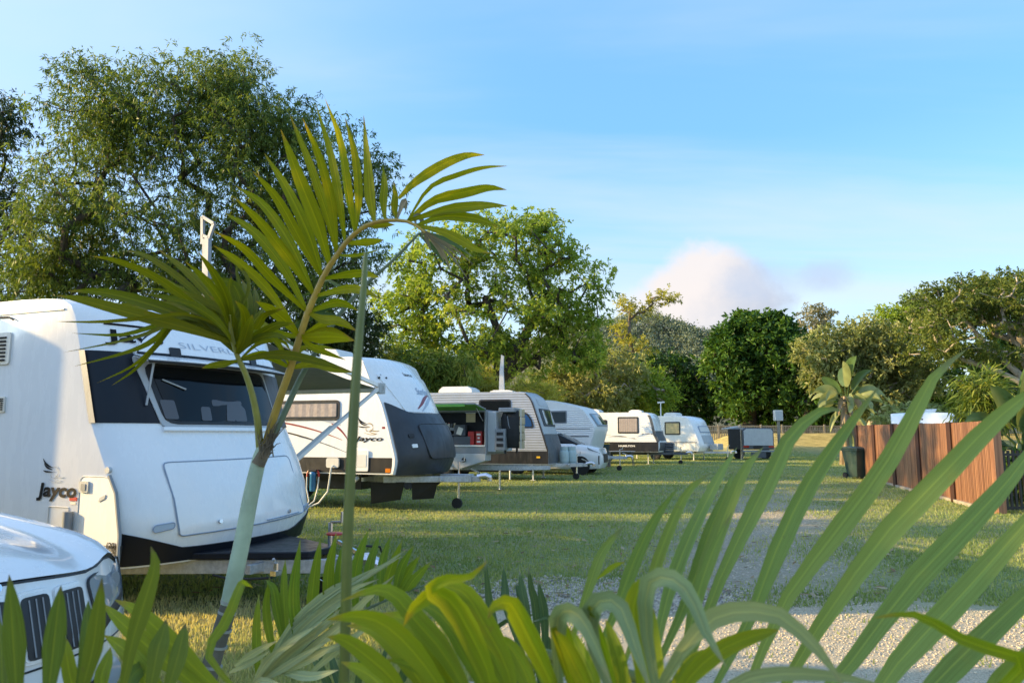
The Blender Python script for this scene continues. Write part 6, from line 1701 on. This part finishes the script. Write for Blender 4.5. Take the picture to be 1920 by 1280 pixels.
# frond C: a green stalk passing behind to the bent end
rC = [(505, 832), (535, 770), (565, 705), (595, 655), (640, 585), (690, 530), (740, 485), (785, 438)]
frond(yp, rC, (D1 + .03, 3.4), .016, stalk_d, [(8, z6(400, 600, 300, 640, 180, 560), .1), (9, z6(520, 470, 420, 450, 300, 520, 140, 560), .1), (8, z6(590, 390, 470, 420, 360, 470, 250, 520), .1), (8, z6(640, 340, 520, 330, 440, 360, 380, 400), .1), (7, z6(700, 280, 560, 300, 470, 260, 420, 290), .1),
       (12, zA(1110, 760, 1180, 760, 1300, 800, 1420, 880), .1), (10, zA(1100, 765, 1200, 830, 1290, 940), .1)], pm_d, roll=.6)
shift(yp)

# ---- palm clump on the right with long smooth leaflets
def clump(label, bx, by):
    return thing('cane_palm', label, 'palm', V((bx, by, 0)))
DE = 1.35
ke = clump('cane palm on the right whose long straight green leaflets rise across the lane', .55, 1.15)
rE = [(1010, 1225), (1110, 1250), (1220, 1275), (1330, 1305), (1450, 1325), (1560, 1345), (1680, 1365), (1800, 1385), (1930, 1400), (2080, 1400)]
LE = [(24, [(1050, 1235), (1110, 1083), (1132, 1030), (1172, 983)]), (27, [(1110, 1250), (1163, 1122), (1192, 1045), (1230, 968), (1272, 912)]), (24, [(1165, 1262), (1211, 1122), (1240, 1030), (1287, 925), (1333, 886)]),
      (31, [(1210, 1272), (1249, 1131), (1290, 1015), (1345, 901), (1382, 838)]), (34, [(1255, 1285), (1311, 1107), (1345, 1005), (1393, 887), (1431, 838)]), (38, [(1290, 1295), (1345, 1098), (1407, 968), (1446, 892), (1484, 815), (1541, 769), (1580, 770)]),
      (40, [(1340, 1306), (1412, 1146), (1446, 1055), (1503, 930), (1551, 853), (1599, 786), (1650, 722)]), (43, [(1370, 1312), (1470, 1131), (1560, 1008), (1647, 892), (1709, 786), (1752, 705), (1812, 655)]),
      (46, [(1450, 1325), (1525, 1190), (1650, 1015), (1750, 910), (1850, 805), (1920, 745), (1990, 700)]), (48, [(1530, 1340), (1585, 1255), (1700, 1105), (1800, 1000), (1875, 920), (1930, 850), (1990, 760)]),
      (50, [(1620, 1355), (1675, 1255), (1800, 1120), (1920, 985), (2030, 860)]), (50, [(1700, 1368), (1770, 1265), (1920, 1120), (2060, 990)]), (48, [(1800, 1385), (1875, 1280), (1925, 1228), (2080, 1100)]),
      (30, [(1230, 1280), (1290, 1120), (1330, 1000), (1360, 930), (1376, 880)]), (26, [(1280, 1290), (1300, 1150), (1330, 1050), (1372, 960)]), (12, [(1120, 1085), (1150, 1062), (1172, 1053)], 0, pm_f)]
frond(ke, rE, (DE, 1.15), .012, stalk_g, [(q[0] * .86,) + tuple(q[1:]) for q in LE], pm_e, jit=.15, roll=.25, fold=.42)
petiole(ke, [P(1010, 1225, DE) * 1, P(860, 1500, 1.35), V((.2, 1.2, .35)), V((.45, 1.15, 0))], [.012] * 4 + [.016] * 7, stalk_g)
m = MB()
for i in range(5):
    a = i * 1.26; m.tube([V((.55 + .12 * math.cos(a), 1.15 + .12 * math.sin(a), -.03)), V((.55 + .16 * math.cos(a), 1.15 + .16 * math.sin(a), .4))], [.035, .022], 8)
m.build('cane_stems', stalk_d, ke, 60)
shift(ke)

# ---- palm clump in the centre: yellow-green arching leaflets and the upright spear
DF = .98
kf = clump('cane palm in the centre with arching yellow green leaflets and one upright spear leaf', -.1, .8)
rF = [(700, 1360), (800, 1345), (900, 1340), (1000, 1345), (1100, 1345), (1200, 1350), (1300, 1370), (1400, 1400)]
zG4 = zf(4, 440, 960)
LF = [(36, [(790, 1345), (740, 1277), (690, 1230), (647, 1200), (612, 1193)]), (44, [(850, 1342), (815, 1272), (765, 1208), (715, 1166), (665, 1154), (612, 1161)]), (44, [(900, 1340), (865, 1280), (827, 1217), (777, 1160), (740, 1117), (702, 1106), (640, 1126)]),
      (48, [(945, 1342), (915, 1258), (885, 1190), (852, 1132), (815, 1110), (775, 1138), (756, 1174)]), (42, [(990, 1345), (950, 1250), (915, 1180), (880, 1120), (850, 1100), (810, 1095)]), (24, [(930, 1340), (850, 1160), (805, 1108), (835, 1085), (880, 1080), (915, 1050)]),
      (40, [(1060, 1345), (1034, 1280), (1001, 1212), (971, 1152), (953, 1128), (925, 1137), (915, 1160)]), (40, [(1100, 1345), (1062, 1230), (1045, 1165), (1052, 1150)]),
      (36, [(1060, 1345), (1045, 1200), (1050, 1152), (1080, 1150), (1112, 1198), (1150, 1290)], -.10, pm_q), (40, [(1165, 1348), (1125, 1215), (1106, 1150), (1110, 1140)]), (36, [(1150, 1348), (1110, 1200), (1115, 1135), (1158, 1132), (1190, 1210), (1222, 1300)], -.10, pm_q),
      (50, [(1210, 1350), (1205, 1240), (1188, 1150), (1200, 1100), (1212, 1094)]), (34, [(1230, 1350), (1215, 1200), (1215, 1100), (1250, 1084), (1290, 1112), (1325, 1190), (1362, 1250)], -.12, pm_q),
      (36, [(1220, 1352), (1260, 1250), (1300, 1195), (1345, 1157), (1393, 1148), (1455, 1153), (1508, 1193), (1551, 1241), (1590, 1300)], -.08, pm_q), (38, [(1240, 1360), (1290, 1275), (1350, 1220), (1420, 1190), (1460, 1180)]),
      (26, [(1400, 1400), (1800, 1330), (1920, 1243), (1815, 1203), (1719, 1152), (1637, 1158)], -.1), (34, [(1130, 1345), (1085, 1260), (1060, 1210), (1040, 1180)]), (30, [(1180, 1348), (1165, 1260), (1150, 1200), (1135, 1160)]),
      (26, [(1300, 1370), (1370, 1290), (1450, 1265), (1560, 1268), (1680, 1290)], -.05, pm_q), (30, [(870, 1342), (830, 1290), (780, 1250), (720, 1235)])]
# a second layer behind, filling between the first leaflets
LF += [(42, [(820, 1345), (790, 1280), (750, 1225), (700, 1180), (650, 1172)], .12), (44, [(880, 1345), (845, 1270), (800, 1195), (760, 1160), (705, 1150)], .14), (46, [(925, 1345), (895, 1260), (850, 1180), (810, 1140), (770, 1130)], .12),
       (44, [(965, 1345), (930, 1270), (890, 1200), (860, 1160), (840, 1150)], .14), (42, [(1020, 1345), (990, 1270), (960, 1215), (930, 1190)], .12), (40, [(1040, 1345), (1020, 1250), (990, 1175), (975, 1150)], .14),
       (42, [(1140, 1345), (1110, 1270), (1080, 1210), (1070, 1180)], .1), (42, [(1190, 1348), (1165, 1280), (1140, 1220), (1130, 1190)], .1), (44, [(1230, 1350), (1228, 1260), (1222, 1190), (1225, 1140)], .1), (38, [(1260, 1360), (1270, 1290), (1300, 1240), (1330, 1215)], .1),
       (40, [(760, 1350), (730, 1300), (690, 1262), (640, 1240)], .1), (36, [(735, 1355), (700, 1320), (660, 1295), (610, 1290)], .1)]
frond(kf, rF, (DF, .88), .012, stalk_y, [((q[0] * (1.0 if len(q) > 3 else .9)),) + tuple(q[1:]) for q in LF], pm_f, jit=.08, roll=.3, fold=.5)
petiole(kf, [P(700, 1360, DF), P(660, 1700, .95), V((-.2, .82, .3)), V((-.12, .8, 0))], .013, stalk_y)
sp_ = spline([V((-.36, 1.2, 0)), P(632, 1500, 1.25), P(645, 1280, 1.25), P(652, 1000, 1.25), P(668, 700, 1.26), P(680, 560, 1.27), P(686, 474, 1.28)], 24)
m = MB(); m.tube(sp_, [.0088 if i < 15 else .0088 - .00055 * (i - 15) for i in range(25)], 10); m.build('spear_leaf', stalk_g, kf, 60)
shift(kf)

# ---- palm clump on the left with upright leaflets
DG = 1.05
kg = clump('cane palm in the lower left corner with upright leaflets in front of the white car', -.95, .95)
rG = [(-20, 1330), (60, 1335), (140, 1340), (220, 1340), (300, 1335), (380, 1320), (450, 1300)]
z4 = zf(4, 0, 1000)
LG = [(37, [(28, 1336)] + z4(110, 900, 90, 600, 68, 305)), (37, [(90, 1338)] + z4(400, 900, 432, 620, 458, 385)), (31, [(150, 1340)] + z4(690, 900, 735, 600, 765, 330)), (25, [(140, 1340)] + z4(640, 850, 655, 650, 662, 500)),
      (31, [(225, 1340)] + z4(985, 850, 1060, 600, 1110, 440, 1165, 230, 1130, 95)), (34, [(270, 1338)] + z4(1180, 900, 1215, 780, 1250, 640)), (30, [(310, 1334)] + z4(1320, 980, 1365, 800, 1390, 670)),
      (34, [(430, 1306)] + z4(1520, 1060, 1350, 890, 1150, 680, 1000, 560, 860, 495), .1, pm_f), (36, [(400, 1314)] + z4(1300, 1000, 1100, 830, 900, 650, 770, 520), .12, pm_f), (26, [(160, 1340)] + z4(545, 1130, 500, 900, 480, 760), .08, pm_f),
      (34, [(330, 1330)] + z4(1100, 1060, 930, 860, 780, 760), .1, pm_f), (26, [(200, 1340)] + z4(760, 1100, 800, 960, 830, 850), .1, pm_f), (30, [(260, 1338)] + z4(980, 1100, 1060, 1000, 1100, 900), .1, pm_g),
      (22, [(450, 1300)] + z4(1560, 900, 1700, 650, 1800, 400, 1830, 370, 1900, 405), .5, pm_f), (28, [(10, 1332)] + z4(20, 1100, 10, 850, -20, 600))]
frond(kg, rG, (DG, 1.2), .012, stalk_g, LG, pm_g, jit=.06, roll=.35, fold=.22)
petiole(kg, [P(-20, 1330, DG), V((-1.0, 1.0, .6)), V((-1.0, .97, .3)), V((-.97, .95, 0))], .014, stalk_g)
shift(kg)

# ---- palm clump in the middle distance of the bed
DH = 2.25
kh = clump('cane palm left of centre with a fan of fresh green leaflets below the caravan drawbar', -1.0, 2.2)
rH = [(455, 1300), (500, 1270), (560, 1225), (620, 1180), (690, 1140), (760, 1110), (800, 1095)]
LH = []
for w_, zs in ((15, (140, 1190, 165, 900, 182, 610)), (15, (210, 1080, 235, 760, 262, 480)), (18, (300, 1000, 320, 760, 290, 580, 232, 505)), (13, (330, 960, 370, 600, 380, 350)), (20, (400, 950, 440, 620, 492, 200)), (20, (520, 880, 590, 540, 646, 185)),
               (20, (640, 820, 700, 480, 762, 150)), (19, (740, 760, 790, 480, 822, 205)), (20, (830, 720, 915, 420, 1002, 130)), (17, (930, 680, 1010, 420, 1090, 150)), (17, (1030, 640, 1100, 400, 1168, 170)),
               (16, (1120, 620, 1180, 400, 1255, 210)), (15, (1180, 600, 1250, 420, 1345, 245)), (15, (1220, 590, 1300, 450, 1395, 320)), (17, (1250, 600, 1350, 500, 1475, 365)), (14, (1150, 640, 1300, 520, 1440, 430))):
    LH.append((w_ * 1.1, zG4(*zs)))
for w_, zs in ((12, (150, 1190, 400, 880, 700, 600, 1000, 470, 1250, 330)), (12, (180, 1150, 420, 900, 760, 620, 1050, 440, 1300, 270)), (13, (200, 1180, 480, 900, 800, 650, 1100, 540)), (12, (100, 1230, 430, 980, 760, 700, 900, 640)), (14, (250, 1200, 560, 940, 800, 720)),
               (12, (0, 1150, 150, 1050, 320, 960)), (14, (400, 1260, 520, 1060, 800, 830, 1000, 640, 1200, 470)), (12, (60, 1260, 350, 1030, 640, 830)), (13, (300, 1280, 560, 1100, 780, 980)), (11, (560, 1180, 760, 1010, 980, 850)), (12, (20, 1180, 200, 1260, 360, 1290)), (15, (380, 1290, 560, 1230, 780, 1180)), (12, (170, 1160, 440, 860, 720, 610, 1020, 450, 1200, 350)), (12, (220, 1170, 520, 870, 820, 610, 1080, 500)), (13, (120, 1250, 380, 1060, 640, 880, 860, 720)), (12, (40, 1220, 260, 1100, 480, 960)), (13, (330, 1240, 600, 1010, 840, 820, 1040, 720)), (12, (160, 1280, 420, 1130, 700, 960)), (12, (500, 1270, 700, 1090, 900, 930, 1060, 820)), (11, (-40, 1200, 120, 1120, 260, 1040))):
    LH.append((w_ * 1.1, zG4(*zs), -.16, pm_p))
frond(kh, rH, (DH, 2.15), .007, stalk_d, LH, pm_h, jit=.12, roll=.35)
petiole(kh, [P(455, 1300, DH), V((-1.1, 2.25, .45)), V((-1.05, 2.22, .2)), V((-1.0, 2.2, 0))], .009, stalk_g)
rI = [(880, 1320), (930, 1300), (980, 1290), (1030, 1300), (1070, 1320)]
z3 = zf(3.368, 900, 900)
LI = [(19, z3(110, 1330, 95, 980, 60, 760, 28, 455)), (18, z3(330, 1310, 180, 820, 160, 680, 148, 535)), (16, z3(380, 1310, 290, 820, 265, 680, 248, 565)), (16, z3(400, 1310, 350, 820, 320, 680, 302, 535)), (14, z3(360, 1310, 260, 780, 225, 640)), (17, z3(430, 1310, 405, 880, 385, 740, 365, 630)),
      (22, z3(200, 1330, 160, 1150, 130, 940)), (20, z3(260, 1330, 220, 1150, 240, 1000)), (22, z3(480, 1320, 440, 1100, 420, 960)), (18, z3(320, 1320, 330, 1130, 300, 960)), (22, z3(60, 1330, 120, 1180, 90, 1060)), (18, z3(520, 1330, 480, 1160, 490, 1040)),
      (9, z3(60, 1310, 100, 940, 400, 830)), (9, z3(520, 1320, 460, 900, 330, 890))]
frond(kh, rI, (2.3, 2.2), .012, stalk_d, LI, pm_d, jit=.1, roll=.4)
petiole(kh, [P(880, 1320, 2.3), V((-.4, 2.25, .3)), V((-.8, 2.2, .05)), V((-1.0, 2.2, 0))], .012, stalk_g)
# low filling leaflets round its foot
rJ = [(640, 1330), (700, 1300), (760, 1290), (830, 1300), (880, 1330)]
LJ = [(16, zG4(x, 1400, x + dx_ * .5, 1200, x + dx_, 960 + k)) for x, dx_, k in ((820, -120, 40), (900, 60, 0), (1000, 160, -30), (1080, -80, 60), (1160, 240, 20), (1240, 60, 80), (1350, 180, 60), (1420, -60, 120), (760, -200, 100), (700, -60, 60), (1500, 120, 100))]
frond(kh, rJ, (2.4, 2.5), .012, stalk_d, LJ, pm_d, jit=.15, roll=.8)
shift(kh)

# ------------------------------------------------------------------ added, unseen caravan body, sized to throw the shadow on the nearest one
c0 = Van('caravan', 'tall white caravan body added out of view to shade the nearest one', 'caravan', (-9.555, 6.227, 0), ROW,
         [(.45, 0), (1.2, 0), (3.9, 0), (3.98, -.02), (4.0, -.06)], .45, 4.0, 6.5, 1.9, bow=.02, cr=.03, body=white2)
c0.chassis()
tree('shade_shrub', 'tall leafy shrub added out of view on the left to shade the foreground', 'bush', (-8.4, 2.0, 0), (-8.4, 2.0, 1.0), .1,
     [(V((-8.4, 3.35, 2.6)), 1.2, 1.55, 2.3, 120), (V((-8.4, 0.2, 2.6)), 1.2, 1.7, 2.3, 90)], 130, .24, .11, lf_mango, bark, spread=.5, seed=71)  # unseen shrub put in to throw shade over the near palms

for x, y, rr, h, k, sd_ in ((-22, 19.8, 3.0, 17.0, 120, 72), (-19, 11.6, 1.4, 9.5, 30, 73)):
    tree('gum_tree', 'gum tree out of view left of the %s caravan' % ('second' if sd_ == 72 else 'nearest'), 'tree', (x, y, 0), (x, y, 2.5), .25,
         [(V((x, y, h * .58)), rr * 1.1, rr, h * .40, k)], 150, .26, .09, lf_gum, darkbark, spread=.7, droop=.6, seed=sd_)

for o in list(bpy.data.objects):
    if o.get('_sh'): del o['_sh']
